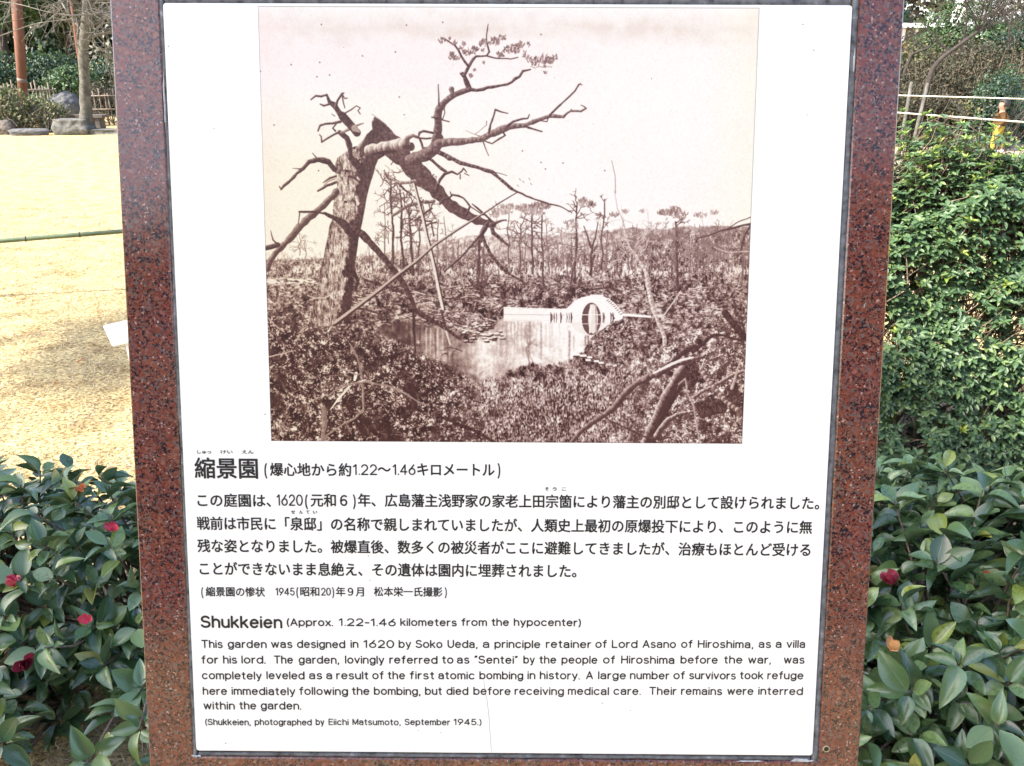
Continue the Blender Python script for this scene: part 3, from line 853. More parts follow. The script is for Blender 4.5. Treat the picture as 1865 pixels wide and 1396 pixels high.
def paint_print():
    p = Print(); rg = p.rg; k = p.k
    T = lambda x, y: p.P([(x, y)])[0]
    n1 = p.blur_noise(.9); n2 = p.blur_noise(2.0); n3 = p.blur_noise(4.5); n8 = p.blur_noise(11); n30 = p.blur_noise(40)
    nv = p.blur_noise(.9, 3.2); nh = p.blur_noise(4, 1.1)
    p.tex = .5 * n2 + .35 * nv
    Y, X = np.mgrid[0:p.h, 0:p.w].astype(float)
    # photograph coordinates per print pixel (affine is close enough for soft masks)
    c = {key: p.P([pt])[0] for key, pt in {'tl': (472, 15), 'tr': (1386, 12), 'bl': (492, 805)}.items()}
    fy = Y / p.h * 793 + 13
    fx = 474 + X / p.w * 912 + (fy - 13) / 793 * (18 - X / p.w * 57)
    ns = lambda a, lo, hi: np.clip((a - lo) / (hi - lo), 0, 1)
    # ---- sky
    p.L[:] = .985 + .006 * n30
    # ---- hills
    hx = [480, 700, 780, 860, 900, 950, 1010, 1050, 1130, 1200, 1260, 1320, 1370, 1400]
    hy = [470, 452, 430, 418, 416, 414, 417, 410, 403, 402, 398, 396, 399, 400]
    hill = ns(fy - np.interp(fx, hx, hy) + 1.2 * n8, -1, 1)
    ht = np.interp(fx, [1080, 1160], [.74, .62]) + .05 * n3 + .06 * n2 + .05 * nv
    p.L = p.L * (1 - hill) + hill * ht
    # ---- wooded band behind
    band = ns(fy - np.interp(fx, [480, 600, 700, 850, 960, 1120, 1140, 1250, 1370], [456, 458, 452, 450, 455, 440, 412, 410, 405]) + 3 * n3 + 3 * nv, -3, 5)
    bt = np.clip(np.where(fx > 1120, .50, .56) + .10 * n3 + .14 * n1 + .10 * nv, .08, .95)
    p.L = p.L * (1 - band) + band * bt
    # pale band of open water / road behind the trunks
    pale = ns(fy, 470, 478) * (1 - ns(fy, 487, 497)) * ns(n8 + .5 * n3 + (fx > 900) * .7 - (fx > 1180) * .9, .2, .8) * ns(nv, -1.0, .2)
    p.L = p.L * (1 - pale) + .95 * pale
    # ---- middle ground and foreground
    g = ns(fy + 4 * n8 + 2 * n3, 486, 512)
    base = np.interp(fy, [480, 520, 560, 600, 660, 720, 806], [.42, .44, .46, .45, .41, .39, .38])
    spk = .8 * n1 + .95 * n2 + .55 * n3
    gt = base - .035 + .10 * n1 + .10 * n2 + .09 * n3 + .085 * n8 - .10 * ns(n3 + n8, .9, 1.8)
    p.L = p.L * (1 - g) + g * np.clip(gt, .03, 1)
    for i in range(420):
        x, y = rg.uniform(488, 1360), rg.uniform(498, 640); r_ = rg.uniform(2, 7); tn = rg.uniform(.10, .34)
        for j in range(rg.integers(4, 10)):
            a = rg.uniform(0, 6.28); p.stroke([(x, y), (x + r_ * math.cos(a), y + .6 * r_ * math.sin(a))], [2.4, 1], tn, alpha=.55)
        p.twigs(x, y, rg.uniform(-2.8, -.3), rg.uniform(5, 16), 1.1, rg.choice([.2, .7, .82]), 2)
    # scattered pale strips (stones, fallen boughs, ground)
    st = ns(fy, 490, 500) * (1 - ns(fy, 600, 640)) * ns(nh + .5 * n8, 1.1, 1.7)
    p.L = p.L * (1 - st * .8) + st * .8 * .88
    lf = (1 - ns(fx, 575, 600)) * ns(fy, 494, 499) * (1 - ns(fy, 506, 512)) * ns(nh, -.6, .2)
    p.L = p.L * (1 - lf) + lf * .93
    # ---- trunks standing behind
    def back_tree(x, y0, y1, w, tone, lean=0, crown=0, br=6):
        pts = [(x, y1)]
        for i in range(1, 6): pts.append((x + lean * i / 5 + rg.normal(0, 1.2), y1 + (y0 - y1) * i / 5))
        p.stroke(pts, [w, w * .55], tone, .15, rough=.3)
        for i in range(br):
            t = rg.uniform(.3, 1); j = min(int(t * 5), 4)
            x_, y_ = pts[j][0] + (pts[j + 1][0] - pts[j][0]) * (t * 5 - j), pts[j][1] + (pts[j + 1][1] - pts[j][1]) * (t * 5 - j)
            p.twigs(x_, y_, rg.choice([-2.6, -.5]) + rg.normal(0, .4), rg.uniform(8, 22), w * .4, tone + .05, 3)
    for x, y0, y1, w, t_, le in ((926, 384, 480, 2.6, .34, 0), (946, 410, 492, 4, .33, 2), (955, 412, 492, 2.5, .45, 1), (970, 392, 498, 4, .27, -2), (990, 392, 526, 4, .25, -4), (1000, 400, 500, 2.5, .42, -5),
                               (1047, 369, 516, 4.2, .22, 4), (1040, 438, 514, 3.4, .26, 12), (1075, 450, 500, 5, .2, 2), (1095, 363, 486, 3.4, .30, 5), (1104, 420, 490, 3, .38, 2), (1233, 405, 526, 5.5, .25, -2),
                               (700, 370, 475, 2.5, .4, 1), (716, 330, 480, 4.5, .24, -3), (735, 345, 500, 5, .22, -6), (752, 380, 500, 5.5, .22, -8), (762, 400, 500, 4, .3, 2), (795, 400, 500, 3, .4, 3), (812, 395, 495, 2.5, .45, -3),
                               (870, 430, 515, 4.5, .26, 5), (880, 430, 520, 3, .32, 2), (556, 440, 470, 2, .5, 0), (546, 425, 465, 2, .5, 1), (1150, 410, 480, 2.5, .4, 3), (1185, 415, 500, 2.5, .42, -3), (1270, 410, 500, 2.5, .45, 4), (1300, 420, 500, 2.5, .42, -4), (1325, 425, 500, 2.5, .42, 2), (1350, 420, 520, 3, .35, 3),
                               (1025, 415, 490, 2.5, .5, -2), (1125, 440, 500, 3, .4, -6)):
        back_tree(x, y0, y1, w, t_, le, br=7 if y1 - y0 > 70 else 4)
    p.stroke([(1076, 452), (1070, 430), (1063, 412)], [3, 1.5], .26); p.stroke([(1077, 452), (1084, 435), (1089, 405)], [3, 1.5], .26)
    for i in range(150):
        x = rg.uniform(880, 1365); y = rg.uniform(470, 505); h_ = rg.uniform(15, 62) * (1.2 if x > 1120 else .8)
        p.stroke([(x, y), (x + rg.normal(0, 2), y - h_ * .5), (x + rg.normal(0, 4), y - h_)], [rg.uniform(1, 2.2), .8], rg.uniform(.3, .6), alpha=.85)
    for i in range(60):
        x = rg.uniform(600, 880); y = rg.uniform(465, 505); h_ = rg.uniform(12, 45)
        p.stroke([(x, y), (x + rg.normal(0, 3), y - h_)], [rg.uniform(1, 2), .8], rg.uniform(.3, .6), alpha=.85)
    for i in range(90):      # dense twiggy mass on the right
        x = rg.uniform(1135, 1362); p.twigs(x, rg.uniform(430, 480), -1.57 + rg.normal(0, .5), rg.uniform(12, 26), 1.3, rg.uniform(.38, .6), 3)
    for i in range(26):      # young tree behind the trunk
        p.twigs(rg.uniform(690, 790), rg.uniform(330, 450), rg.uniform(-3.1, 0), rg.uniform(12, 24), 1.5, rg.uniform(.3, .5), 3)
    for i in range(7): p.twigs(715 + rg.normal(0, 3), 300 + 14 * i, rg.uniform(-3, 0), 26, 2, .36, 3)
    # flat pine crowns
    def tuft(x, y, rx, ry, n, tone=.45, sz=2.6):
        for i in range(n):
            a = rg.uniform(0, 6.28); r_ = math.sqrt(rg.uniform(0, 1)); cx_, cy_ = x + rx * r_ * math.cos(a), y + ry * r_ * math.sin(a)
            th = rg.uniform(-2.4, -.7)
            p.stroke([(cx_, cy_), (cx_ + sz * 1.5 * math.cos(th), cy_ + sz * 1.5 * math.sin(th))], [sz, sz * .4], tone + rg.normal(0, .09), alpha=.85)
    for x, y, rx, ry, n, t_ in ((925, 378, 14, 5, 60, .6), (912, 386, 16, 5, 60, .65), (955, 380, 18, 6, 80, .55), (985, 376, 18, 6, 90, .5), (972, 388, 22, 5, 60, .6), (1062, 365, 8, 4, 26, .5), (1076, 373, 9, 6, 36, .5), (1060, 372, 6, 4, 14, .55),
                                (1213, 388, 16, 5, 60, .5), (1228, 383, 14, 5, 50, .5), (1235, 392, 20, 6, 50, .55), (1118, 392, 10, 4, 22, .5), (1170, 385, 6, 2, 10, .6), (1275, 393, 12, 4, 26, .6), (1300, 388, 8, 3, 16, .6), (900, 392, 10, 5, 30, .6), (1040, 410, 14, 8, 40, .55), (1140, 386, 6, 4, 12, .6)):
        tuft(x, y, rx, ry, n, t_)
    # ---- pond
    pond = p.mask([(676, 600), (705, 590), (760, 584), (800, 596), (836, 610), (856, 620), (880, 612), (896, 600), (904, 586), (914, 578), (1110, 578), (1118, 598), (1080, 632), (1048, 648), (1047, 660), (1010, 664), (968, 662), (930, 678), (880, 702), (850, 694), (812, 664), (770, 648), (730, 622)]).astype(float)
    pond = ns(p.blur(pond, 8 * k) + (.06 * n3 + .07 * n8 + .07 * p.blur_noise(.9, 3)) * ns(fy, 592, 630) + .03 * n2, .34, .62)
    cl = p.blur_noise(14, 9)
    wt = np.interp(fx, [690, 735, 770, 800, 830, 850, 880, 910, 940, 1000, 1060, 1110], [.22, .30, .50, .62, .50, .62, .90, .70, .80, .96, .98, .66]) + np.interp(fy, [590, 605, 640, 665, 700], [-.06, 0, .05, -.03, -.12]) * (fx < 980) + .035 * p.blur_noise(1.3, 12) + .07 * cl + .03 * n2
    wt = wt - .22 * ns(cl - .02 * np.abs(fx - 840), .2, 1.2) * (fx < 930)
    wt = np.where((fx > 918) & (fy < 600), wt + .05, wt)
    p.L = p.L * (1 - pond) + pond * np.clip(wt, .2, .99)
    def refl(x, y0, y1, w, tone, al=.6):
        m = 9; pts = [(x + rg.normal(0, .5), y0 + (y1 - y0) * i / m) for i in range(m + 1)]
        p.stroke(pts, [w, w * .8, w * .4], tone, alpha=al)
    for x, y0, y1, w, t_ in ((922, 588, 660, 2.6, .5), (931, 586, 620, 2.4, .5), (937, 588, 650, 2.6, .45), (943, 586, 640, 2.4, .5), (950, 588, 636, 2.2, .6), (964, 586, 668, 3.4, .42), (985, 588, 655, 3, .4), (994, 590, 630, 2, .6), (1019, 590, 650, 1.6, .65), (1037, 604, 680, 4.0, .38), (1045, 612, 640, 2.4, .5),
                             (1066, 612, 640, 3, .3), (1071, 612, 642, 3, .3), (735, 590, 625, 3, .25), (745, 592, 640, 4, .2), (765, 592, 645, 4, .24), (793, 600, 665, 3.6, .26), (800, 600, 650, 2, .4), (815, 612, 670, 3, .3), (824, 640, 672, 3.5, .3), (752, 590, 640, 2, .3), (905, 600, 650, 2, .6)):
        refl(x, y0, y1, w, t_)
    for x in (776, 784, 797, 806): refl(x, 598, 648, 3.0, .88, .6)
    for i in range(22): refl(rg.uniform(700, 1060), rg.uniform(588, 620), rg.uniform(630, 668), rg.uniform(.8, 1.8), rg.choice([.45, .6, .95]), .4)
    p.twigs(966, 668, -1.57, 50, 2.5, .45, 3); p.twigs(964, 640, -1.4, 30, 2, .5, 3)
    Lb = p.blur(p.L, 1.9)
    pm = pond * (1 - ns(fy, 575, 586) * 0)
    p.L = p.L * (1 - .75 * pm) + Lb * .75 * pm
    # rocks in the water
    for i in range(46):
        x, y = rg.uniform(838, 915), rg.uniform(588, 624)
        p.stroke([(x, y + 2), (x + rg.uniform(3, 8), y + 2)], 3.5, rg.uniform(.1, .35)); p.stroke([(x, y), (x + rg.uniform(2, 7), y - .5)], rg.uniform(2, 4.2), rg.uniform(.8, .98))
    for x, y, w in ((1050, 646, 9), (1062, 648, 9), (1074, 651, 6), (1071, 656, 6), (1086, 658, 6), (1095, 661, 7), (1108, 664, 10), (1120, 666, 3)):
        p.stroke([(x - w / 2, y + 3), (x + w / 2, y + 3)], 3, .2); p.stroke([(x - w / 2, y), (x + w / 2, y)], 4, .97)
    for i in range(60):
        x, y = rg.uniform(640, 900), rg.uniform(510, 592); L_ = rg.uniform(4, 16); a = rg.normal(0, .35)
        p.stroke([(x, y + 1.5), (x + L_, y + 1.5 + L_ * math.sin(a))], 2.4, .2, alpha=.7); p.stroke([(x, y), (x + L_, y + L_ * math.sin(a))], rg.uniform(1, 2.6), rg.uniform(.65, .92), alpha=.8)
    # ---- the white bridge and its mirror image
    def fill(pts, tone, sharp=True):
        m_ = p.mask(pts).astype(float)
        if sharp: m_ = ns(p.blur(m_, .6), .3, .7)
        p.L = p.L * (1 - m_) + m_ * tone
    fill([(917, 559), (1031, 563), (1031, 586), (917, 585)], .985)
    p.stroke([(917, 573), (1031, 574)], 1.2, .6, alpha=.7); p.stroke([(917, 583), (1000, 584)], [1.5, .8], .75, alpha=.6)
    for i in range(22): p.stroke([(920 + 5 * i, 562 + rg.normal(0, .6)), (922 + 5 * i, 562 + rg.normal(0, .6))], 1, .6, alpha=.5)
    p.stroke([(1130, 573), (1184, 577)], [5, 4], .98); p.stroke([(1140, 578), (1184, 580)], [1.6, 1], .15)
    fill([(1155, 580), (1162, 580), (1158, 586)], .12)
    arch = [(1026, 566), (1034, 560), (1045, 549), (1058, 542), (1075, 538.5), (1075, 537), (1099, 537), (1099, 540), (1110, 545), (1120, 553), (1128, 562), (1136, 573), (1134, 579), (1124, 590), (1110, 600), (1094, 608), (1080, 612), (1064, 610), (1050, 602), (1040, 592), (1032, 584)]
    am = p.mask(arch).astype(float); am = ns(p.blur(am, .7), .3, .7); low = ns(fy, 574, 577)
    am2 = np.clip(p.blur(am, 3.0) + .12 * n2 * low, 0, 1)
    am = am * (1 - low) + np.minimum(ns(am2, .3, .8), 1) * low
    p.L = p.L * (1 - am) + am * (.99 - .07 * low * (1 + n2 * .5))
    sh = ns(p.blur(p.mask([(1090, 604), (1106, 594), (1122, 584), (1150, 582), (1150, 640), (1060, 640), (1074, 618)]).astype(float), 3 * k) + .09 * n2, .4, .6)
    p.L = p.L * (1 - sh) + sh * np.clip(.43 + .17 * (n1 + .8 * n2), .05, .95)
    el = lambda cx_, cy_, rx, ry: [(cx_ + rx * math.cos(t), cy_ + ry * math.sin(t)) for t in np.linspace(0, math.tau, 28, endpoint=False)]
    fill(el(1077, 581, 17.5, 29.5), .30)
    fill(el(1080, 581, 9, 27), .86)
    p.stroke([(1085, 556), (1086, 606)], [2.5, 2.5], .6)
    p.stroke([(1076, 556), (1074, 606)], [3, 3], .95)
    p.stroke([(1058, 573.5), (1096, 573.5)], 1.6, .97); p.stroke([(1058, 590), (1092, 590)], 1.4, .85)
    for i in range(9):       # steps on the right of the arch
        x, y = 1107 + 3.1 * i, 547 + 2.4 * i + i * i * .09
        p.stroke([(x - 2.5, y + 1.0), (x + 1.2, y - .6)], 1.1, .2)
    for x, w in ((1003, 3), (1009, 1.4), (1013, 1.4), (1021, 3), (1032, 1.4), (1036, 1.2), (1040, 3), (1098, 2.2), (1100, 1.2), (1112, 2), (1116, 2.6)):
        p.stroke([(x, 570), (x + 1, 578), (x, 588)], [w * .5, w, w * .5], .2)
    p.stroke([(1003, 571), (1008, 578), (1003, 587)], 1.2, .3); p.stroke([(1112, 571), (1119, 580), (1112, 590)], 1.4, .25)
    for pts in ([(1047, 470 + 66), (1080, 527), (1110, 524), (1128, 530)],): p.stroke(pts, [2, 3, 2], .2)
    # ---- pale leaning tree on the right
    p.stroke([(1118, 346), (1121, 360), (1124, 380), (1134, 401), (1139, 430), (1150, 455), (1167, 479), (1178, 500), (1181, 528), (1188, 556), (1197, 584), (1205, 600), (1210, 616), (1212, 659)], [1.2, 1.8, 2.2, 3, 4, 5, 7, 7.5, 7, 7, 7.5, 7.5], .62, .3, rough=.4)
    p.stroke([(1114, 293), (1120, 320), (1121, 352)], [1.2, 1.5], .5)
    for i in range(16): p.twigs(1130 + rg.uniform(0, 45), 400 + rg.uniform(0, 90), rg.uniform(-3, 0), rg.uniform(14, 30), 1.6, .75, 3)
    p.stroke([(1205, 580), (1222, 556), (1240, 530)], [3, 1.5], .8)
    # ---- leafy foreground
    bank = np.interp(fx, [480, 560, 640, 690, 740, 790, 840, 880, 920, 970, 1030, 1090, 1150, 1370], [560, 590, 600, 616, 634, 656, 678, 690, 690, 680, 668, 668, 640, 560])
    bank = p.blur(np.pad(bank, 0), 9)
    fg = ns(fy - bank + 7 * n3 + 4 * n8 + 3 * n1, -13, 13)
    dark = np.interp(fx, [480, 640, 760, 860, 960, 1150, 1370], [.20, .17, .17, .29, .38, .40, .34]) + .03 * n8
    spots = ns(.9 * n1 + .8 * n2 + .45 * n3 + .35 * n8, .75, 1.7)
    ftn = np.clip(dark + .10 * n3 + .055 * n1 + spots * .52, .06, .92)
    grass_ = np.clip(.44 + .20 * p.blur_noise(.75, 2.2) + .10 * n2 + .08 * n8 + .16 * (1 - ns(fy, 660, 740)) * ns(fx, 850, 900), .06, .95)
    gm = ns(fx + 16 * n8, 830, 890) * (1 - ns(fx + 12 * n8, 1120, 1200))
    ftn = ftn * (1 - gm) + grass_ * gm
    p.L = p.L * (1 - fg) + fg * ftn
    hol = p.blur_noise(15)
    dk = fg * (1 - gm * .8) * ns(hol, .55, 1.3) * ns(fy, 620, 650)
    p.L = p.L * (1 - dk * .72) + dk * .72 * .15
    m = 3200       # single leaves
    lx = rg.uniform(486, 1352, m); ly = 596 + 208 * rg.random(m)
    Pl = p.P(np.stack([lx, ly], 1))
    for i in range(m):
        x_, y_ = int(Pl[i, 0]), int(Pl[i, 1])
        if not (0 <= x_ < p.w and 0 <= y_ < p.h) or fg[y_, x_] < .6 or (840 < lx[i] < 1150 and rg.random() < .5): continue
        a = rg.uniform(0, 3.14) if lx[i] < 850 or lx[i] > 1150 else rg.normal(-1.57, .4)
        l_ = rg.uniform(1.6, 3.8)
        hol_ = hol[y_, x_] > .8
        if hol_ and rg.random() < .75: continue
        p.stroke([(lx[i], ly[i]), (lx[i] + l_ * math.cos(a), ly[i] + l_ * math.sin(a))], [2.2, 1.2], rg.choice([.1, .2, .5, .7, .8, .92], p=[.12, .12, .2, .26, .2, .1]), alpha=.9)
    for i in range(60):
        x, y = rg.uniform(490, 880), rg.uniform(600, 800)
        p.twigs(x, y, rg.uniform(-3.1, 0), rg.uniform(12, 30), 1.4, rg.choice([.15, .5, .6]), 2)
    for pts, w, t_ in (([(637, 626), (645, 640), (652, 654), (658, 680), (660, 698), (661, 720), (662, 746)], [3, 4, 4], .5), ([(662, 746), (646, 762), (627, 771), (606, 786), (586, 799)], [4, 3], .52),
                       ([(602, 746), (616, 728), (630, 711)], [2, 5], .9), ([(646, 692), (649, 680)], [5, 5], .95), ([(630, 711), (640, 700), (665, 692)], [5, 3], .85),
                       ([(596, 722), (625, 702), (665, 695), (712, 705), (740, 718), (763, 733), (782, 739)], [2.5, 4, 4, 3], .5), ([(617, 670), (634, 676), (648, 682)], [2, 4], .55), ([(595, 686), (620, 683), (640, 688)], [2, 3], .4),
                       ([(589, 743), (591, 770), (588, 803)], [9, 8], .46), ([(797, 758), (826, 768), (854, 780), (878, 792), (901, 806)], [5, 6, 5], .12), ([(490, 650), (512, 645), (539, 638)], [2, 1.5], .75),
                       ([(488, 579), (500, 592), (517, 604)], [3, 3], .62), ([(620, 737), (630, 770), (640, 790)], [2, 3], .45), ([(505, 800), (514, 776), (528, 752)], [3, 2], .42)):
        p.stroke(pts, w, t_, .12, rough=.4)
    # ---- the pine: trunk
    outl = [(682, 213), (690, 218), (701, 226), (712, 236), (722, 250), (729, 256), (735, 268), (716, 282), (702, 283), (689, 291), (684, 302), (681, 315), (676, 330), (672, 344), (668, 360), (665, 378), (661, 400), (657, 418), (653, 436), (651, 453), (648, 472), (646, 490), (643, 522), (641, 540), (640, 557), (637, 588),
            (600, 594), (561, 596), (565, 580), (569, 563), (574, 546), (577, 531), (582, 510), (585, 490), (590, 466), (594, 443), (598, 425), (600, 412), (606, 398), (607, 375), (609, 352), (614, 340), (612, 318), (608, 310), (611, 298), (615, 287), (628, 278), (643, 268), (650, 266), (661, 256), (668, 245), (678, 236), (677, 222)]
    tm = p.mask(outl).astype(float); tm = ns(p.blur(tm, .7) + .02 * n2, .35, .65)
    edge = np.interp(fy, [210, 236, 262, 290, 340, 380, 405, 443, 506, 570, 600], [676, 679, 664, 655, 651, 649, 640, 630, 627, 618, 612]) + 3.0 * n3 + 1.2 * n2
    dk = ns(fx, edge - 2, edge + 3)
    dk = np.maximum(dk, (fy < 266) * ns(fy - fx * .0, 0, 1) * ns((fx - 670) + (fy - 236) * .6, -2, 3))
    bark = .66 + .10 * p.blur_noise(.9, 4) + .07 * n1 + .07 * n3 - .12 * ns(fy, 480, 600)
    crack = ns(p.blur_noise(1.0, 6), 1.0, 1.7)
    lx_ = np.interp(fy, [280, 400, 594], [612, 604, 561]); rim = ns(fx - lx_, 0, 7)
    bark = bark - .34 * crack - .20 * (1 - rim)
    tt = np.clip(bark, .16, .95) * (1 - dk) + dk * np.clip(.26 + .025 * n2 + .03 * p.blur_noise(1.2, 6) - .06 * ns(fy, 380, 420), .12, .4)
    p.L = p.L * (1 - tm) + tm * tt
    p.stroke([(614, 298), (612, 306), (616, 314), (622, 306), (618, 298)], 6, .32, .3)
    p.stroke([(635, 322), (645, 324), (652, 330)], [4, 3], .25); p.stroke([(626, 311), (640, 312), (652, 318)], [3, 2], .35)
    for x, y in ((629, 368), (645, 270), (632, 312), (622, 560)): p.stroke([(x, y), (x + 1, y)], 4, .12)
    p.stroke([(560, 538), (572, 543), (590, 543), (598, 540)], [1.5, 3, 2], .75)
    # ---- limbs and boughs
    D_, Lt = .20, .30
    S = lambda pts, w, tone=D_, lit=Lt, rough=.5: p.stroke(pts, w, tone, lit, rough=rough)
    S([(612, 350), (589, 375), (570, 391), (555, 404), (540, 420), (526, 437), (501, 462), (492, 475), (488, 490)], [13, 12, 12, 12, 11, 10, 9], .27, .36); S([(506, 446), (494, 450), (484, 452)], [9, 8]); S([(506, 446), (497, 437), (493, 420)], [3, 1.2])
    S([(545, 386), (570, 386), (592, 389), (606, 396), (618, 402), (630, 412), (640, 424)], [3, 4, 5, 9, 14, 18], .2, .08); S([(546, 386), (543, 408)], [2.5, 1.5])
    S([(609, 309), (598, 295), (580, 291), (563, 295), (546, 312), (530, 328), (512, 345)], [9, 9, 8, 6, 5, 4]); S([(578, 290), (569, 279)], [2.5, 1]); S([(548, 308), (533, 307)], [2.5, 1]); S([(512, 345), (509, 340)], 2)
    S([(612, 321), (600, 325), (589, 333)], [4, 2]); S([(612, 332), (596, 338), (579, 348)], [5, 3.5]); S([(610, 326), (598, 330), (590, 338)], [3, 3], .55, .3)
    S([(657, 309), (646, 296), (638, 287), (638, 275), (636, 264), (632, 252), (618, 241)], [16, 12, 10, 9, 8, 7])
    S([(618, 243), (635, 236), (648, 230), (662, 225)], [5, 5, 2], .4, .3); S([(618, 241), (609, 245), (597, 252), (586, 259), (585, 249)], [4, 4, 3, 2]); S([(585, 249), (582, 246)], 2)
    S([(650, 242), (642, 232), (632, 221), (624, 212), (618, 206), (609, 192), (600, 186), (595, 173), (585, 176), (575, 175), (566, 182)], [14, 14, 13, 11, 9, 6, 4, 3.5, 2.5]); p.stroke([(646, 234), (654, 240)], [12, 4], .6)
    S([(611, 196), (615, 183), (623, 171), (626, 170)], [5, 4, 3]); S([(623, 172), (625, 186), (628, 197)], [3, 2]); S([(600, 190), (590, 193), (583, 190)], [3.5, 2.5]); S([(624, 173), (628, 180), (632, 179)], 2)
    S([(629, 206), (640, 200), (649, 193), (656, 197), (652, 202), (656, 208)], [2.5, 2]); S([(620, 222), (606, 225), (592, 226), (583, 229), (579, 239)], [5, 4, 3, 3]); S([(612, 226), (606, 234), (611, 239)], [3, 2.5]); S([(610, 212), (604, 208)], 1.4)
    # broken top that has fallen to the right
    S([(700, 252), (716, 268), (729, 282), (742, 296), (758, 312), (774, 328), (790, 342), (804, 358), (818, 373), (838, 386), (861, 398), (877, 404), (898, 409)], [24, 36, 37, 36, 31, 28, 24, 22, 20, 17, 14, 13, 12], .27, .05, .25)
    S([(672, 274), (688, 271), (706, 268), (720, 265), (736, 264), (748, 268)], [18, 19, 19, 20, 22, 16], .34, .55, .3); S([(738, 262), (742, 252), (752, 247), (764, 252)], [14, 9, 5, 4], .34, .4)
    p.stroke([(737, 268), (749, 269), (750, 263)], [7, 8, 6], .24)
    S([(678, 282), (700, 278), (720, 276)], [4, 5, 5], .2, 0); p.stroke([(677, 208), (690, 217), (704, 228)], [1, 1.2], .5)
    S([(764, 252), (768, 262), (771, 275)], [4, 3.5]); S([(762, 250), (764, 242), (771, 239), (782, 241), (794, 244)], [3, 4, 3.5]); S([(766, 252), (776, 253), (784, 252)], 3); S([(770, 270), (778, 269)], 2.5)
    S([(748, 292), (765, 286), (781, 279), (790, 272), (796, 262), (797, 245), (798, 229), (797, 212), (799, 200), (808, 188), (817, 180), (830, 172), (843, 167), (855, 163)], [21, 21, 20, 20, 19, 14, 13, 13, 12, 11, 11, 9, 8], .27, .28)
    S([(855, 163), (850, 151), (845, 138), (842, 134)], [9, 7, 5]); S([(845, 138), (852, 125), (857, 115), (862, 108), (867, 103), (886, 102), (900, 106), (915, 107), (930, 108), (943, 105)], [6, 5, 4, 3, 2, 2]); S([(843, 140), (838, 134)], 3)
    S([(886, 102), (891, 95), (887, 80), (886, 64), (889, 44)], [3, 2.4, 1.6]); S([(852, 120), (840, 103), (829, 84), (816, 75), (803, 69)], [4, 3, 2]); S([(855, 122), (861, 110)], 3); S([(822, 163), (824, 172)], [10, 6], .3)
    S([(855, 163), (868, 165), (880, 163), (896, 159), (912, 156), (924, 154), (932, 150), (938, 144), (946, 140), (952, 130), (966, 127)], [7, 6, 5, 5, 4, 3]); S([(799, 192), (799, 172), (798, 154)], [3, 1.5]); S([(797, 215), (786, 214)], [5, 2]); S([(801, 214), (806, 219), (818, 222)], [3, 2])
    S([(809, 196), (810, 206), (806, 218)], 1.6)
    S([(798, 262), (812, 260), (832, 259), (852, 257), (875, 254), (884, 250), (892, 245), (906, 240), (920, 234), (936, 230), (955, 229), (970, 223), (983, 218), (1001, 212), (1026, 213), (1032, 207), (1038, 203), (1058, 203), (1067, 198), (1063, 194), (1058, 192)], [15, 13, 12, 11, 11, 11, 10, 9, 8, 7, 5, 4, 3, 2.4, 1.5], .3, .3)
    S([(1001, 210), (1013, 198), (1026, 186), (1037, 176), (1047, 166), (1053, 156), (1057, 152)], [4, 3, 2]); S([(1053, 154), (1060, 155)], 1.5)
    S([(890, 242), (896, 220), (902, 200), (912, 204), (925, 207)], [4, 3, 1.6]); S([(886, 221), (886, 228), (866, 244)], [2, 1.5], .45); S([(848, 238), (864, 245), (876, 249)], [1, 2], .5)
    S([(924, 230), (934, 222), (950, 217), (961, 216), (964, 209)], [5, 3.5, 2]); S([(955, 229), (970, 235), (987, 240)], [4, 2]); S([(879, 256), (884, 270), (890, 284)], [2.5, 1.5], .35, 0); S([(882, 257), (896, 262), (908, 254), (920, 247), (915, 240)], [2, 3, 3]); S([(983, 220), (996, 222), (998, 216)], 1.8)
    S([(794, 275), (812, 284), (832, 294), (853, 301), (875, 307), (895, 313), (908, 324), (920, 334), (930, 343), (943, 350), (966, 360), (989, 368), (1000, 372), (1012, 374), (1026, 379), (1041, 387)], [9, 8, 7, 6, 6, 5, 4, 4, 3, 3, 2.4, 2, 1.6]); S([(896, 311), (910, 316), (923, 320)], [2, 1.2])
    S([(778, 287), (795, 300), (812, 313)], [5, 5]); S([(795, 346), (801, 328), (810, 317), (823, 313), (833, 318), (841, 312), (844, 307), (850, 314)], [6, 5, 4, 3, 3, 2]); S([(838, 318), (838, 326)], 2); S([(846, 316), (854, 320)], 1.8)
    S([(801, 372), (806, 364), (818, 361), (824, 355), (835, 357), (844, 361), (850, 368), (856, 376), (852, 385), (850, 390)], [4, 3, 3, 3.5, 4]); S([(822, 356), (820, 350)], 2); S([(856, 376), (868, 384), (880, 392)], [2, 2])
    S([(721, 333), (740, 333), (757, 330)], [6, 6], .4, .4); S([(715, 393), (730, 383), (747, 374), (768, 368), (790, 367)], [5, 6, 6, 6], .34, .3); S([(729, 338), (738, 347), (750, 356)], [4, 3]); S([(775, 324), (785, 322), (790, 318)], [3, 2]); S([(786, 380), (770, 392), (756, 400), (786, 404), (790, 430)], [4, 3, 3]); S([(795, 405), (781, 408), (775, 412)], 3)
    for i in range(7): p.twigs(735 + 9 * i, 352 + 3 * i, rg.uniform(.2, 2.8), 22, 2, .3, 3)
    # lower right limb that reaches into the water
    S([(649, 419), (661, 428), (674, 442), (687, 456), (700, 471), (712, 486), (725, 503), (736, 518), (744, 534), (751, 550), (755, 563), (766, 572), (778, 579), (794, 588), (810, 598), (824, 608), (838, 617)], [15, 13, 11, 11, 10, 10, 9, 9, 8, 8, 8, 7, 6, 6, 4], .2, .12)
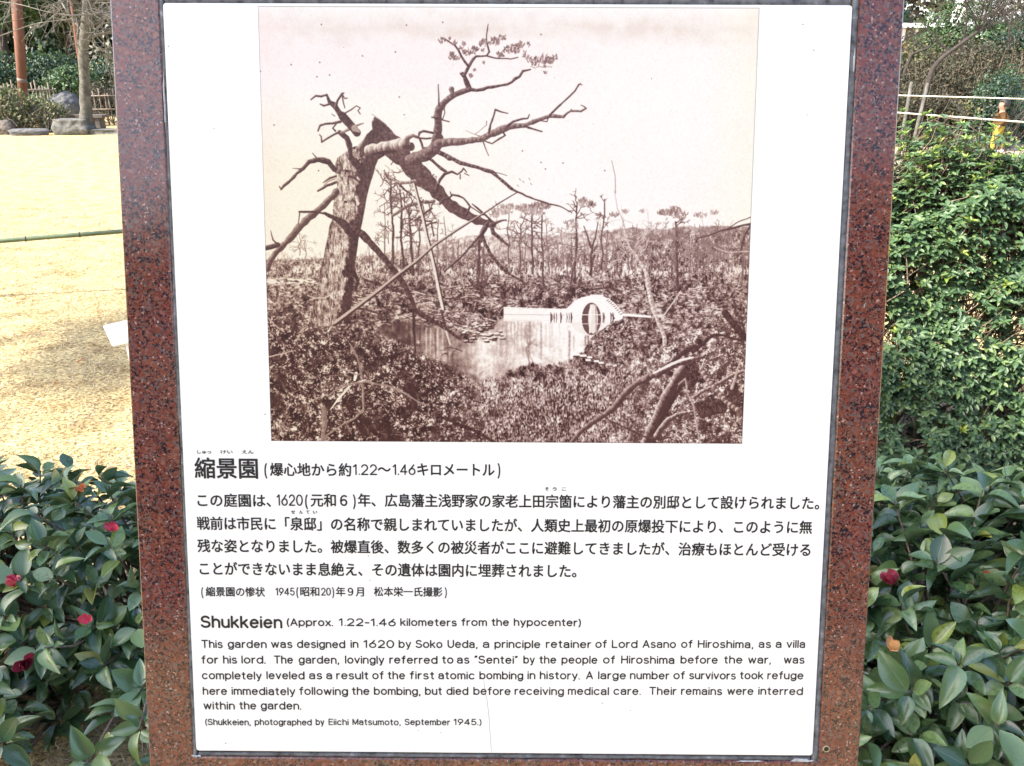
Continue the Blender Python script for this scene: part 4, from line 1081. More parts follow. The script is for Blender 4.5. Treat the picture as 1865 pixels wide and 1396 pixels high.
    S([(753, 565), (754, 590), (755, 612), (757, 640)], [5, 5, 3], .18, 0); S([(664, 510), (690, 517), (712, 526), (734, 534)], [5, 5, 3], .2, .1); S([(650, 560), (672, 566), (695, 572), (696, 588)], [4, 3, 2], .2, .1); S([(645, 496), (652, 512), (648, 530)], [6, 6, 4], .16, 0)
    S([(898, 408), (908, 404), (922, 401)], [6, 2]); S([(896, 404), (884, 392), (870, 380), (860, 372)], [4, 2]); S([(894, 410), (898, 424), (912, 436), (927, 448)], [8, 6, 5, 3.5]); S([(886, 410), (878, 424), (876, 440)], [9, 8, 5]); S([(877, 430), (884, 446), (893, 464), (905, 478), (918, 492), (932, 502), (947, 510), (957, 518)], [7, 6, 6, 5, 4, 3])
    S([(884, 414), (872, 432), (858, 448), (838, 470), (824, 482), (810, 494)], [5, 4, 4, 2.5]); S([(872, 438), (872, 470), (868, 500)], [5, 4, 3])
    # stripped pale poles
    p.stroke([(755, 335), (763, 366), (772, 400), (778, 430), (785, 456), (793, 490), (800, 526), (808, 563)], [4, 5, 5.5, 6], .22); p.stroke([(753, 335), (761, 366), (770, 400), (776, 430), (783, 456), (791, 490), (798, 526), (806, 563)], [3, 4, 4.5, 5], .86)
    p.stroke([(810, 597), (815, 612), (820, 628)], [4, 3], .8); p.stroke([(804, 566), (812, 600)], [4, 5], .25)
    p.stroke([(943, 350), (903, 374), (892, 382), (860, 402), (830, 421), (790, 448), (757, 478), (723, 503), (690, 530), (650, 560), (611, 590)], [1.6, 2.4, 3, 4, 5, 6, 7, 8], .2); p.stroke([(903, 373), (892, 380.5), (860, 400.5), (830, 419), (790, 446), (757, 475.5), (723, 500.5), (690, 527.5), (650, 557.5), (609, 588)], [1, 1.6, 2, 3, 3.5, 4, 4.5, 5], .72)
    # needles of the living crown
    for x, y, rx, ry, n in ((805, 75, 6, 5, 10), (817, 73, 4, 4, 7), (828, 80, 5, 4, 10), (845, 81, 3, 4, 7), (822, 102, 6, 7, 20), (830, 106, 8, 4, 12), (838, 90, 4, 4, 6), (850, 96, 9, 6, 22), (864, 92, 7, 7, 24), (880, 80, 7, 6, 24), (879, 93, 3, 3, 5), (900, 78, 11, 8, 34), (915, 70, 6, 5, 12), (912, 100, 8, 5, 24), (925, 92, 10, 6, 26), (938, 90, 9, 9, 34), (948, 82, 7, 6, 18), (955, 100, 4, 6, 8), (963, 82, 3, 4, 6), (962, 108, 5, 6, 12), (975, 114, 9, 8, 30), (990, 108, 8, 9, 30), (1000, 112, 8, 7, 22), (1010, 106, 6, 4, 10), (994, 122, 3, 2, 5), (993, 133, 2, 2, 5), (858, 140, 4, 3, 8), (864, 128, 3, 2, 4), (880, 116, 2, 3, 4)):
        tuft(x, y, rx, ry, int(n * 1.1), .46, 2.6)
    for x in range(8): p.stroke([(966 + 5 * x, 122 + rg.normal(0, 1)), (970 + 5 * x, 123 + rg.normal(0, 1))], 1.2, .5)
    # right edge boughs
    S([(1368, 408), (1345, 413), (1323, 418), (1306, 423), (1288, 430), (1270, 434)], [4.5, 3.5, 3, 2]); S([(1366, 412), (1358, 424), (1352, 440), (1349, 455)], [4, 3]); S([(1366, 396), (1345, 404), (1323, 418)], [2, 1.5]); S([(1300, 450), (1325, 460), (1365, 458)], [2, 2], .7, 0)
    # ---- fallen timber, bottom right
    for poly_ in ([(1238, 664), (1262, 655), (1274, 668), (1268, 695), (1262, 712), (1246, 708), (1240, 690)], [(1262, 735), (1300, 726), (1330, 728), (1318, 752), (1275, 762)]):
        sh = ns(p.blur(p.mask(poly_).astype(float), 2 * k) + .12 * n2, .4, .6)
        p.L = p.L * (1 - sh) + sh * np.clip(.22 + .07 * n1 + .05 * nv, .05, .6)
    S([(1262, 633), (1245, 642), (1225, 660), (1207, 672)], [7, 9, 9], .18, .1); S([(1262, 640), (1275, 630), (1288, 618), (1300, 610), (1318, 611), (1336, 618), (1354, 624)], [8, 6, 5, 3, 3], .17, .1)
    S([(1320, 570), (1332, 586), (1344, 600), (1354, 614)], [12, 13, 12], .15, .1)
    S([(1040, 806), (1050, 795), (1060, 784), (1082, 767), (1106, 752), (1122, 738), (1135, 720), (1150, 706), (1167, 694), (1188, 684), (1207, 676), (1224, 666), (1242, 660), (1262, 654), (1281, 650)], [7, 9, 9, 10, 11, 12, 12, 11, 11, 12, 12, 10, 7, 4], .22, .42)
    p.stroke([(1190, 680), (1215, 667), (1240, 656), (1262, 651)], [3, 5, 5, 3], .92)
    S([(1178, 806), (1186, 785), (1193, 768), (1207, 738), (1222, 710), (1232, 690), (1242, 674)], [21, 22, 21, 20, 20, 19, 16], .20, .58); p.stroke([(1192, 792), (1204, 766), (1220, 738), (1240, 704)], [4, 6, 7, 7], .17)
    S([(1196, 794), (1204, 780), (1218, 764), (1232, 756), (1248, 752), (1262, 749)], [12, 11, 9, 6, 3], .24, .6)
    S([(1236, 700), (1248, 690), (1250, 712), (1262, 735), (1266, 760), (1274, 804)], [3, 3, 4, 3, 2.5], .55, .25)
    S([(1264, 724), (1276, 715), (1290, 708), (1312, 697), (1335, 683), (1352, 677)], [6, 7, 7, 8, 7], .26, .55); S([(1278, 673), (1286, 688), (1300, 705), (1312, 720), (1323, 733), (1336, 742), (1350, 753)], [9, 9, 10, 10, 9], .3, .55)
    S([(1332, 708), (1338, 690), (1344, 670), (1350, 655)], [5, 4, 3], .6, .3); S([(1258, 790), (1240, 785), (1226, 782)], [3, 2], .6, .2)
    S([(1168, 792), (1140, 780), (1110, 766), (1090, 750)], [3.5, 3, 2], .2, .1); S([(1163, 793), (1190, 800), (1220, 797)], [3, 4, 3], .2, .1)
    # ---- grain, fading, specks
    p.L += .016 * n1 + .012 * p.rg.standard_normal((p.h, p.w))
    for x, y in ((585, 45), (530, 118), (582, 114), (660, 102), (600, 137), (577, 140), (720, 95), (474, 130), (727, 177), (499, 228), (580, 311), (985, 63), (951, 275), (806, 41), (740, 46), (644, 270), (1025, 297), (1040, 200), (985, 296), (993, 308), (1101, 311)):
        p.stroke([(x, y), (x + .5, y + .5)], 2.3, .35)
    for i in range(110):
        x, y = rg.uniform(480, 1375), rg.uniform(20, 380); p.stroke([(x, y), (x + rg.normal(0, 1.4), y + rg.normal(0, 1.4))], 1.1, .72, alpha=.5)
    for x, y in ((942, 337), (946, 326), (952, 330), (963, 325), (966, 334)): p.stroke([(x, y), (x + 2, y + 3)], 1.5, .55)
    L = np.clip(p.blur(p.L, .75) * .75 + p.L * .25 + .012 * n2, 0, 1)
    # sepia toning: dark plum brown to warm white
    stops = [0, .12, .3, .5, .7, .87, 1.0]
    rgb = np.array([[46, 22, 22], [70, 42, 41], [108, 77, 74], [160, 132, 126], [212, 191, 184], [243, 233, 226], [255, 253, 250]]) / 255.
    C = np.stack([np.interp(L, stops, rgb[:, i]) for i in range(3)], -1)
    # yellowed and pinkish zones, soiled top strip
    u, v = X / p.w, Y / p.h
    yel = np.clip(1.15 - u * 2.0, 0, 1) * np.clip((v - .16) * 5, 0, 1) * .75 + .12
    pink = np.clip(1 - np.abs(v - .10) * 9, 0, 1) * np.clip(1.15 - u, .25, 1) * .38 + np.clip(1 - u * 14, 0, 1) * .25
    top = np.clip(1 - np.abs(v - .045) * 24 + .12 * n8, 0, 1) ** 1.3 * (.42 + .16 * np.tanh(p.blur_noise(60, 8)))
    rightc = np.clip((u - .9) * 10, 0, 1) * .35
    C *= 1 - (yel + rightc)[..., None] * np.array([.005, .018, .115])
    C *= 1 - pink[..., None] * np.array([.01, .075, .06])
    C *= 1 - np.clip(top, 0, 1)[..., None] * np.array([.09, .15, .19])
    edge_ = np.minimum(np.minimum(X, p.w - 1 - X), np.minimum(Y, p.h - 1 - Y))
    C *= (1 - .25 * (edge_ < 1.6))[..., None]
    return np.clip(C, 0, 1), p


def photo_print():
    C, p = paint_print()
    img = bpy.data.images.new('old_photograph', p.w, p.h, alpha=False)
    A = np.ones((p.h, p.w, 4), np.float32); A[..., :3] = C[::-1]
    img.pixels.foreach_set(A.ravel()); img.update(); img.pack()
    m, nt, b = mat('photograph_print')
    t = N(nt, 'ShaderNodeTexImage'); t.image = img; t.interpolation = 'Cubic'
    g = N(nt, 'ShaderNodeGamma'); g.inputs[1].default_value = 1.0
    nt.links.new(t.outputs[0], g.inputs[0])
    c = mix(nt, 1.0, g.outputs[0], (PRINT_GAIN, PRINT_GAIN, PRINT_GAIN), 'MULTIPLY')
    nt.links.new(c, b.inputs['Base Color']); b.inputs['Roughness'].default_value = .38; b.inputs['Specular IOR Level'].default_value = .3
    V = [(p.X0, p.Y0, .00018), (p.X1, p.Y0, .00018), (p.X1, p.Y1, .00018), (p.X0, p.Y1, .00018)]
    me = mesh_np('photograph', V, [(0, 1, 2, 3)], False, [(0, 0), (1, 0), (1, 1), (0, 1)])
    o = on_board(link('photograph', me, None, m))
    o['label'] = 'sepia photograph of a broken pine leaning over a pond with a white arched bridge'
PRINT_GAIN = .73
photo_print()

# specks of dirt and a hairline scratch on the enamel
def flat_poly(name, pts, z, m):
    V = [(x, y, z) for x, y in pts]
    me = bpy.data.meshes.new(name); me.from_pydata(V, [], [tuple(range(len(V)))]); me.update()
    return on_board(link(name, me, None, m))
V = []; F = []
for (sx, sy) in [(307, 85), (390, 235), (1462, 45), (1470, 210), (1482, 92), (671, 1013), (674, 1057), (1097, 1281), (1148, 1294), (411, 1354), (762, 1331), (803, 1334), (483, 755), (640, 1002), (1552, 33)]:
    x, y = board(sx, sy); r_ = .0007 + .0005 * random.random()
    b = len(V); V += [(x + r_ * math.cos(t), y + r_ * .8 * math.sin(t), .0002) for t in np.linspace(0, 2 * math.pi, 6, endpoint=False)]
    F.append(tuple(range(b, b + 6)))
me = bpy.data.meshes.new('dirt_speck'); me.from_pydata(V, [], F); me.update()
on_board(link('dirt_speck', me, None, M['speck']))
P = [board(x, y) for x, y in ((881, 1240), (884, 1262), (887, 1275), (890, 1300), (893, 1340), (895, 1369))]
flat_poly('scratch', [(x - .00022, y) for x, y in P] + [(x + .00022, y) for x, y in reversed(P)], .0002, M['speck'])
# ================================================================== PLANTS
def leaf_template(nl=5, fold=.18, droop=.22, wide=.45, tip=.62, blunt=.8):
    """Unit leaf: y along the midrib 0..1, x across (width 1 = full), a keeled, arched blade."""
    V = []; UV = []
    ts = np.linspace(0, 1, nl + 1)
    for t in ts:
        w = wide * (math.sin(math.pi * t ** tip) ** blunt) if 0 < t < 1 else (.03 if t == 0 else .0)
        z = -droop * t * t
        for sx in (-1, 0, 1):
            V.append((sx * w, t, z + abs(sx) * w * fold * 2 - (.05 * abs(sx) * math.sin(t * 9)) * wide * .3))
            UV.append((t, abs(sx)))
    F = []
    for i in range(nl):
        a = i * 3
        F.append((a, a + 1, a + 4, a + 3)); F.append((a + 1, a + 2, a + 5, a + 4))
    F = np.array(F)
    uv = np.array([[UV[i] for i in f] for f in F]).reshape(-1, 2)
    return np.array(V), F, uv


LEAF_A = leaf_template(7, .15, .16, .50, .86)
LEAF_B = leaf_template(7, .26, .42, .47, .78)
LEAF_C = leaf_template(7, .10, -.10, .55, .92)
LEAF_D = leaf_template(7, .34, .12, .44, .72)
LEAF_S = leaf_template(4, .16, .16, .5, .8)
LEAF_Z = leaf_template(5, .10, .20, .5, 1.12, .62)
LEAF_F = leaf_template(2, .2, .2, .5, .8)


def in_view(P):
    x, y, zc = to_px(P)
    inside = (x > -40) & (x < 1905) & (y > -40) & (y < 1430)
    # hidden behind the board
    l = 208 + 60 * y / 1396; r_ = 1651 - 91 * y / 1396
    hid = (x > l + 10) & (x < r_ - 10) & (P[:, 1] > .2)
    return inside & ~hid, zc


def put_leaves(parent, pos, axis, normal, size, width, templates, m, limit=300, foliage_label=None, part='leaf'):
    """The leaves that show largest become parts of their own, the rest one joined part."""
    pos = np.asarray(pos); axis = np.asarray(axis); normal = np.asarray(normal)
    size = np.asarray(size); width = np.asarray(width)
    Rm = frames(axis, normal)
    vis, zc = in_view(pos + .5 * axis * size[:, None])
    score = np.where(vis, size / zc, -1)
    order = np.argsort(-score)
    single = [i for i in order[:limit] if score[i] > 0]
    rest = np.array(sorted(set(range(len(pos))) - set(single)), dtype=int)
    off = np.array(parent.location)
    meshes = [mesh_np(part, V, F, True, uv) for V, F, uv in templates]
    for me in meshes: me.materials.append(m)
    for i in single:
        o = bpy.data.objects.new(part, meshes[i % len(meshes)]); COL.objects.link(o); o.parent = parent
        S_ = np.diag([width[i], size[i], size[i]])
        A = np.eye(4); A[:3, :3] = Rm[i] @ S_; A[:3, 3] = pos[i] - off
        o.matrix_local = Matrix(A.tolist())
    if len(rest):
        for k, (V, F, uv) in enumerate(templates):
            s_ = rest[rest % len(templates) == k]
            if len(s_) == 0: continue
            me = scatter_mesh('foliage', V, F, uv, Rm[s_], pos[s_] - off, np.stack([width[s_], size[s_], size[s_]], 1))
            o = link('foliage', me, parent, m); o['kind'] = 'stuff'


def unit(v): return v / (np.linalg.norm(v) + 1e-9)


def camellia(name_label, base, tips, leaf_len, seed, flowers, group=None):
    """A camellia bush: stems from the base to every twig tip, leaves round the upper part of each twig."""
    rg = np.random.default_rng(seed)
    root = empty('camellia_bush', (base[0], base[1], 0))
    tag(root, name_label, 'shrub', group)
    off = np.array([base[0], base[1], 0])
    stems = Geo()
    # a few main boughs, every tip hangs on the nearest
    nb = 7
    idx = rg.choice(len(tips), nb, replace=False)
    boughs = []
    for i in idx:
        t_ = tips[i]
        e = np.array([base[0] + (t_[0] - base[0]) * .72, base[1] + (t_[1] - base[1]) * .72, t_[2] * .68])
        b0 = np.array([base[0] + rg.normal(0, .05), base[1] + rg.normal(0, .05), -.02])
        P = []
        for s in np.linspace(0, 1, 9):
            q = b0 + (e - b0) * s; q[2] = e[2] * s ** .8; q += rg.normal(0, .012, 3) * (0 < s < 1); P.append(q)
        P = np.array(P); boughs.append(P)
        stems.tube(P - off, np.linspace(.016, .006, 9) * rg.uniform(.8, 1.2), 7)
    pos, ax, nm, sz = [], [], [], []
    BP = np.vstack([b[3:] for b in boughs])
    for tpt in tips:
        j = np.argmin(np.linalg.norm(BP - tpt, axis=1) + .15 * rg.random(len(BP)))
        s0 = BP[j]
        out = unit(np.array([tpt[0] - base[0], tpt[1] - base[1], 0]) + 1e-6)
        mid = (s0 + tpt) / 2 + rg.normal(0, .02, 3) - np.array([0, 0, .02])
        P = np.array([s0, s0 * .55 + mid * .45 + rg.normal(0, .008, 3), mid, mid * .4 + tpt * .6 + rg.normal(0, .008, 3), tpt])
        stems.tube(P - off, [.0045, .004, .0032, .0026, .0018], 5, False)
        d = unit(unit(tpt - mid) * .6 + np.array([0, 0, .5]) + out * .3 + rg.normal(0, .15, 3))
        s1 = unit(np.cross(d, [0.3, .2, 1])); s2 = np.cross(d, s1)
        nl = rg.integers(5, 8)
        ph = rg.uniform(0, 6.28)
        for k in range(nl):         # whorl at the tip
            a = ph + k * 2.4; tl = rg.uniform(.15, .6)
            A = unit((math.cos(a) * s1 + math.sin(a) * s2) * (1 - tl * .4) + d * tl + np.array([0, 0, rg.uniform(-.25, .3)]))
            n_ = unit(d * .8 + np.array([0, -.15, .7]) + rg.normal(0, .42, 3))
            pos.append(tpt + A * .006 - d * .008 * k); ax.append(A); nm.append(n_); sz.append(leaf_len * rg.uniform(.55, 1.15) * (.7 if k == nl - 1 else 1))
        L = np.linalg.norm(tpt - mid)
        for k in range(rg.integers(5, 9)):        # alternate leaves lower down
            t = rg.uniform(.05, .85); q = tpt + (mid - tpt) * t
            a = rg.uniform(0, 6.28)
            A = unit(math.cos(a) * s1 + math.sin(a) * s2 + d * .25 + np.array([0, 0, -.05]) + out * .25)
            n_ = unit(np.array([0, 0, 1.0]) + rg.normal(0, .35, 3) + out * .15)
            pos.append(q + A * .004); ax.append(A); nm.append(n_); sz.append(leaf_len * rg.uniform(.6, 1.1))
    stems.obj('stem', M['bark_twig'], root)
    sz = np.array(sz)
    put_leaves(root, pos, ax, nm, sz, sz * np.random.default_rng(seed + 1).uniform(.44, .64, len(sz)), [LEAF_A, LEAF_B, LEAF_C, LEAF_D], M['camellia'])
    # blossoms: cupped petals round a tuft
    for (fp, fr, mname, npet, lab) in flowers:
        g = Geo()
        fp = np.array(fp)
        up = unit(np.array([rg.normal(0, .4), -.5 + rg.normal(0, .3), .6]))
        s1 = unit(np.cross(up, [1, .2, 0])); s2 = np.cross(up, s1)
        for k in range(npet):
            a = k * 2.4 + rg.normal(0, .2); open_ = rg.uniform(.25, .95)
            c_ = unit((math.cos(a) * s1 + math.sin(a) * s2) * open_ + up * (1.15 - open_)); sd = unit(np.cross(c_, up)); nn = np.cross(sd, c_)
            V = []; n_ = 4
            for i in range(n_ + 1):
                t = i / n_; w = .42 * math.sin(math.pi * min(t * .8 + .08, 1)) * fr
                for s in (-1, 0, 1):
                    V.append(fp + c_ * t * fr + sd * s * w + nn * (.18 * abs(s) * fr * .6 + .3 * t * t * fr) + rg.normal(0, fr * .035, 3))
            g.add(np.array(V) - off, [(i * 3 + j, i * 3 + j + 1, i * 3 + j + 4, i * 3 + j + 3) for i in range(n_) for j in range(2)])
        f = g.obj('blossom', M[mname], root)
        if lab: f['label'] = lab
    return root


def tips_over(rg, c, rad, spacing, n_try=5000, zmin=.08, inner=.0):
    out = []
    c = np.array(c); rad = np.array(rad)
    for i in range(n_try):
        v = unit(rg.normal(0, 1, 3)); v[2] = abs(v[2]) if rg.random() < .85 else v[2]
        p_ = c + v * rad * (rg.uniform(.93, 1.05) - (inner * rg.random() if rg.random() < .4 else 0))
        p_[2] += .035 * math.sin(p_[0] * 11) * math.cos(p_[1] * 9)
        if p_[2] < zmin: continue
        if all(np.linalg.norm(p_ - q) > spacing for q in out): out.append(p_)
    return out


def px3(px, py, depthY):
    d = ray(px, py); return CAM0 + d * (depthY / d[1])

rgc = np.random.default_rng(11)
tl = tips_over(rgc, (-1.16, 1.62, .18), (.74, .30, .36), .078, inner=.25)
tl += tips_over(rgc, (-1.02, 1.20, .10), (.50, .20, .27), .088, 1800, inner=.2)
tl = [p_ for p_ in tl if not (-.98 < p_[0] < -.80 and p_[1] < 1.32 and p_[2] < .36)]
camellia('low camellia with big dark leaves and fallen pink blossoms left of the granite board', (-1.15, 1.58), tl, .064, 5,
         [(px3(78, 1026 - 36, 1.50) * 0 + px3(28, 1068, 1.40), .026, 'petal_pink', 6, None), (px3(160, 1130, 1.28), .020, 'petal_pink', 4, 'folded pink blossom'), (px3(45, 1210, 1.25), .028, 'petal_dark', 7, 'wilted magenta blossom'),
          (px3(205, 966, 1.50), .022, 'petal_pink', 4, None), (px3(146, 896, 1.62), .028, 'leaf_orange', 4, 'yellow and orange fading blossom'), (px3(150, 893, 1.61), .018, 'petal_orange', 3, None)])
rgc = np.random.default_rng(12)
tr = tips_over(rgc, (1.32, 1.58, .20), (.80, .34, .38), .076, inner=.25)
tr += tips_over(rgc, (1.12, 1.16, .14), (.56, .22, .32), .078, 2200, inner=.25)
camellia('low camellia with large glossy leaves and withered red blossoms right of the granite board', (1.28, 1.5), tr, .073, 6,
         [(px3(1625, 1065, 1.38), .030, 'petal_dark', 7, 'withered crimson blossom'), (px3(1785, 1046, 1.45), .022, 'petal_orange', 4, 'orange brown faded blossom'), (px3(1622, 1185, 1.22), .026, 'leaf_orange', 3, 'curled rust coloured dead blossom')])


# ---- clipped azalea behind
from mathutils import noise as mnoise
def azalea():
    rg = np.random.default_rng(21)
    root = empty('azalea_hedge', (2.15, 2.75, 0))
    tag(root, 'tall small leaved azalea hedge with bright green new shoots behind the right camellia', 'hedge')
    off = np.array([2.15, 2.75, 0])
    c = np.array([2.15, 2.78, 0]); HX, HY, HZ = 1.36, .42, 1.225
    P_, Nn = [], []
    def surf(u, v):
        # superellipsoid shell: front, top and the near side
        n = unit(np.array([u, -abs(v) if rg.random() < .8 else abs(v), 0]) + 1e-6)
        return n
    grid = {}
    tries = 60000
    D = rg.normal(0, 1, (tries, 3)); D[:, 2] = np.abs(D[:, 2]); D[:, 1] = np.where(rg.random(tries) < .85, -np.abs(D[:, 1]), D[:, 1])
    D /= np.linalg.norm(D, axis=1)[:, None]
    e = 3.2
    r_ = (np.abs(D[:, 0]) ** e + np.abs(D[:, 1]) ** e + np.abs(D[:, 2]) ** e) ** (-1 / e)
    depth = 1 - rg.exponential(.055, tries); depth = np.clip(depth, .55, 1)
    wob = 1 + .03 * np.sin(D[:, 0] * 13 + D[:, 2] * 9) + .025 * np.cos(D[:, 1] * 17 + D[:, 2] * 15) + np.array([.075 * mnoise.noise(Vector(d * 6)) + .05 * mnoise.noise(Vector(d * 15)) for d in D])
    Q = c + D * r_[:, None] * np.array([HX, HY, HZ]) * (depth * wob)[:, None]
    # the top rises a little away from the board and a few shoots stand proud
    keep = Q[:, 2] > .10
    # thin, leggy lower part where the lawn shines through
    z = Q[:, 2]
    hole = np.array([mnoise.noise(Vector((q[0] * 9, q[1] * 2, q[2] * 6.5))) + .6 * mnoise.noise(Vector((q[0] * 17, 3, q[2] * 17))) for q in Q])
    dens = np.clip(.22 + z * .8, .26, .9) - np.where((hole > .30) & (z < 1.05), .85, 0)
    keep &= rg.random(tries) < dens
    Q, D, dep = Q[keep], D[keep], depth[keep]
    cell = .0225
    seen = {}; sel = []
    for i, q in enumerate(Q):
        kk = tuple((q / cell).astype(int))
        if seen.get(kk, 0) >= 1: continue
        seen[kk] = seen.get(kk, 0) + 1; sel.append(i)
    Q, D, dep = Q[sel], D[sel], dep[sel]
    grad = D * np.abs(D) ** (e - 2); 
    pos, ax, nm, sz, new = [], [], [], [], []
    stems = Geo()
    tri = Geo()
    for q, dd, dp in zip(Q, grad, dep):
        up = unit(unit(dd) * .8 + np.array([0, 0, .75]) + rg.normal(0, .28, 3))
        s1 = unit(np.cross(up, [.3, 1, .1])); s2 = np.cross(up, s1)
        top = q[2] > 1.12 + .08 * rg.random()
        isnew = rg.random() < (.38 if top else .05 if q[2] > .8 else .015)
        if top and rg.random() < .16: q = q + np.array([0, 0, rg.uniform(.02, .11)])
        n_ = rg.integers(5, 8); ph = rg.uniform(0, 6.28)
        for k in range(n_):
            a = ph + k * 6.283 / n_ + rg.normal(0, .2); el = rg.uniform(.0, .55) if not isnew else rg.uniform(.5, 1.3)
            A = unit(math.cos(a) * s1 + math.sin(a) * s2 + up * el)
            pos.append(q); ax.append(A); nm.append(unit(up + rg.normal(0, .22, 3))); sz.append(rg.uniform(.018, .033) * (.85 if top else 1)); new.append(isnew)
        # twig behind the rosette
        ln = rg.uniform(.06, .16); b_ = q - up * ln * .7 - np.array([0, 0, ln * .15]) + rg.normal(0, .035, 3) * [1, .4, .6]; b_[1] += .02
        stems.tube(np.array([b_, (b_ + q) / 2 + rg.normal(0, .006, 3), q]) - off, [.0022, .0017, .0012], 4, False)
    for i in range(46):      # crooked stems from the ground
        x = 2.15 + rg.uniform(-1.0, .7); y = 2.86 + rg.uniform(-.14, .2)
        P = [np.array([x, y, -.02])]; d = unit(np.array([rg.normal(0, .35), rg.normal(.0, .12), 1]))
        for s in range(7):
            d = unit(d + rg.normal(0, .22, 3) + np.array([0, 0, .08])); P.append(P[-1] + d * rg.uniform(.1, .17))
        stems.tube(np.array(P) - off, np.linspace(.010, .003, 8) * rg.uniform(.6, 1.2), 6, False)
        for s in range(3):
            j = rg.integers(2, 7); d2 = unit(d * .4 + rg.normal(0, .7, 3) * [1, .3, 1]); q = P[j]
            PP = [q]
            for t in range(3): d2 = unit(d2 + rg.normal(0, .25, 3)); PP.append(PP[-1] + d2 * .09)
            stems.tube(np.array(PP) - off, [.005, .004, .003, .002], 5, False)
    stems.obj('stem', M['bark_twig'], root)
    new = np.array(new); pos, ax, nm, sz = map(np.array, (pos, ax, nm, sz))
    w = sz * rg.uniform(.36, .50, len(sz))
    put_leaves(root, pos[~new], ax[~new], nm[~new], sz[~new], w[~new], [LEAF_Z, LEAF_S, LEAF_Z], M['azalea'], 230)
    put_leaves(root, pos[new], ax[new], nm[new], sz[new], w[new] * .9, [LEAF_S], M['azalea_new'], 70)
    print('azalea leaves', len(sz))
azalea()

# low tufts in the leaf litter under the hedge
def litter():
    rg = np.random.default_rng(31)
    n = 2600
    X = rg.uniform(.75, 2.9, n); Y = rg.uniform(1.7, 3.2, n)
    TVd = leaf_template(3, .3, .3, .5, .8)
    ax = np.stack([rg.normal(0, 1, n), rg.normal(0, 1, n), rg.normal(0, .18, n)], 1); nm = np.stack([rg.normal(0, .5, n), rg.normal(0, .5, n), np.ones(n)], 1)
    sz = rg.uniform(.018, .05, n)
    Z = .02 + rg.uniform(0, .018, n)
    me = scatter_mesh('fallen_leaves', *TVd, frames(ax, nm), np.stack([X, Y, Z], 1), np.stack([sz * .6, sz, sz], 1))
    tag(link('fallen_leaves', me, None, M['brown_shrub']), 'brown dead leaves lying on the soil under the hedge', 'leaf litter', kind='stuff')
    g = Geo()
    for i in range(260):
        x, y = rg.uniform(.8, 2.8), rg.uniform(1.8, 3.2); a = rg.uniform(0, 3.14); L = rg.uniform(.05, .2)
        P = np.array([[x, y, .03], [x + L * .5 * math.cos(a), y + L * .5 * math.sin(a), .035 + rg.uniform(0, .02)], [x + L * math.cos(a + .2), y + L * math.sin(a + .2), .03]])
        g.tube(P, [.002, .0018, .0012], 4, False)
    o = g.obj('dead_twigs', M['bark_twig'], None); tag(o, 'thin dead twigs strewn on the soil beneath the hedge', 'twigs', kind='stuff')
litter()
# petals and leaves dropped on the lawn at the left
for i, (x, y, s, m_, lab) in enumerate(((120, 1267, .024, 'petal_pink', 'pink fallen petal on the bare ground below the left camellia'), (66, 1272, .018, 'leaf_orange', 'small orange fallen petal beside the pink one on the ground'), (88, 845, .03, 'leaf_orange', 'brown curled dead leaf on the lawn just above the left camellia'),
                                        (140, 662, .04, 'petal_orange', 'reddish dead leaf lying alone on the pale lawn'), (235, 1255, .022, 'petal_orange', 'salmon fallen petal on the ground close to the board edge'), (100, 700, .03, 'leaf_orange', 'tan dead leaf on the lawn between bamboo rail and camellia'))):
    q = on_ground(x, y, .03)
    V, F, uv = LEAF_A
    me = mesh_np('fallen_petal', V * [s, s, s], F, True, uv)
    o = link('fallen_petal', me, None, M[m_]); o.location = q; o.rotation_euler = (rng.normal(0, .3), rng.normal(0, .3), rng.uniform(0, 6)); tag(o, lab, 'petal' if 'petal' in lab else 'dead leaf')


# ================================================================== THE LAWN'S FURNITURE
def bamboo_rail(a, b, rad, node_step, label, mats, group=None, wave=0, posts=(), name='bamboo_rail'):
    a, b = np.array(a), np.array(b)
    root = empty(name, tuple(a * [1, 1, 0])); tag(root, label, 'rail', group)
    off = np.array([a[0], a[1], 0]); L = np.linalg.norm(b - a); d = (b - a) / L
    g = Geo(); n = max(int(L / node_step), 1); P = [a + d * L * i / (n * 3) + np.array([0, 0, wave * math.sin(i * .6)]) for i in range(n * 3 + 1)]
    g.tube(np.array(P) - off, rad, 10); g.obj('culm', mats[0], root)
    if len(mats) > 1:
        for i in range(n + 1):
            q = a + d * min(L, L * i / n) + np.array([0, 0, wave * math.sin(i * 3 * .6)])
            h_ = Geo(); h_.tube(np.array([q - d * rad * .45, q - d * rad * .18, q + d * rad * .18, q + d * rad * .45]) - off, [rad * 1.0, rad * 1.22, rad * 1.22, rad * 1.0], 10); h_.obj('node', mats[1], root)
    for t in posts:
        q = a + (b - a) * t
        h_ = Geo(); h_.tube(np.array([[q[0], q[1] + rad * 2.2, -.05], [q[0], q[1] + rad * 2.2, q[2] + .05]]) - off, rad * 1.2, 8); h_.obj('post', mats[0], root)
bamboo_rail(at_y(-160, 452, 4.9), at_y(420, 406, 5.5), .0155, .32, 'green bamboo rail low across the sunny lawn at the left', (M['bamboo_green'], M['bamboo_node']), posts=(.0, 1.0))

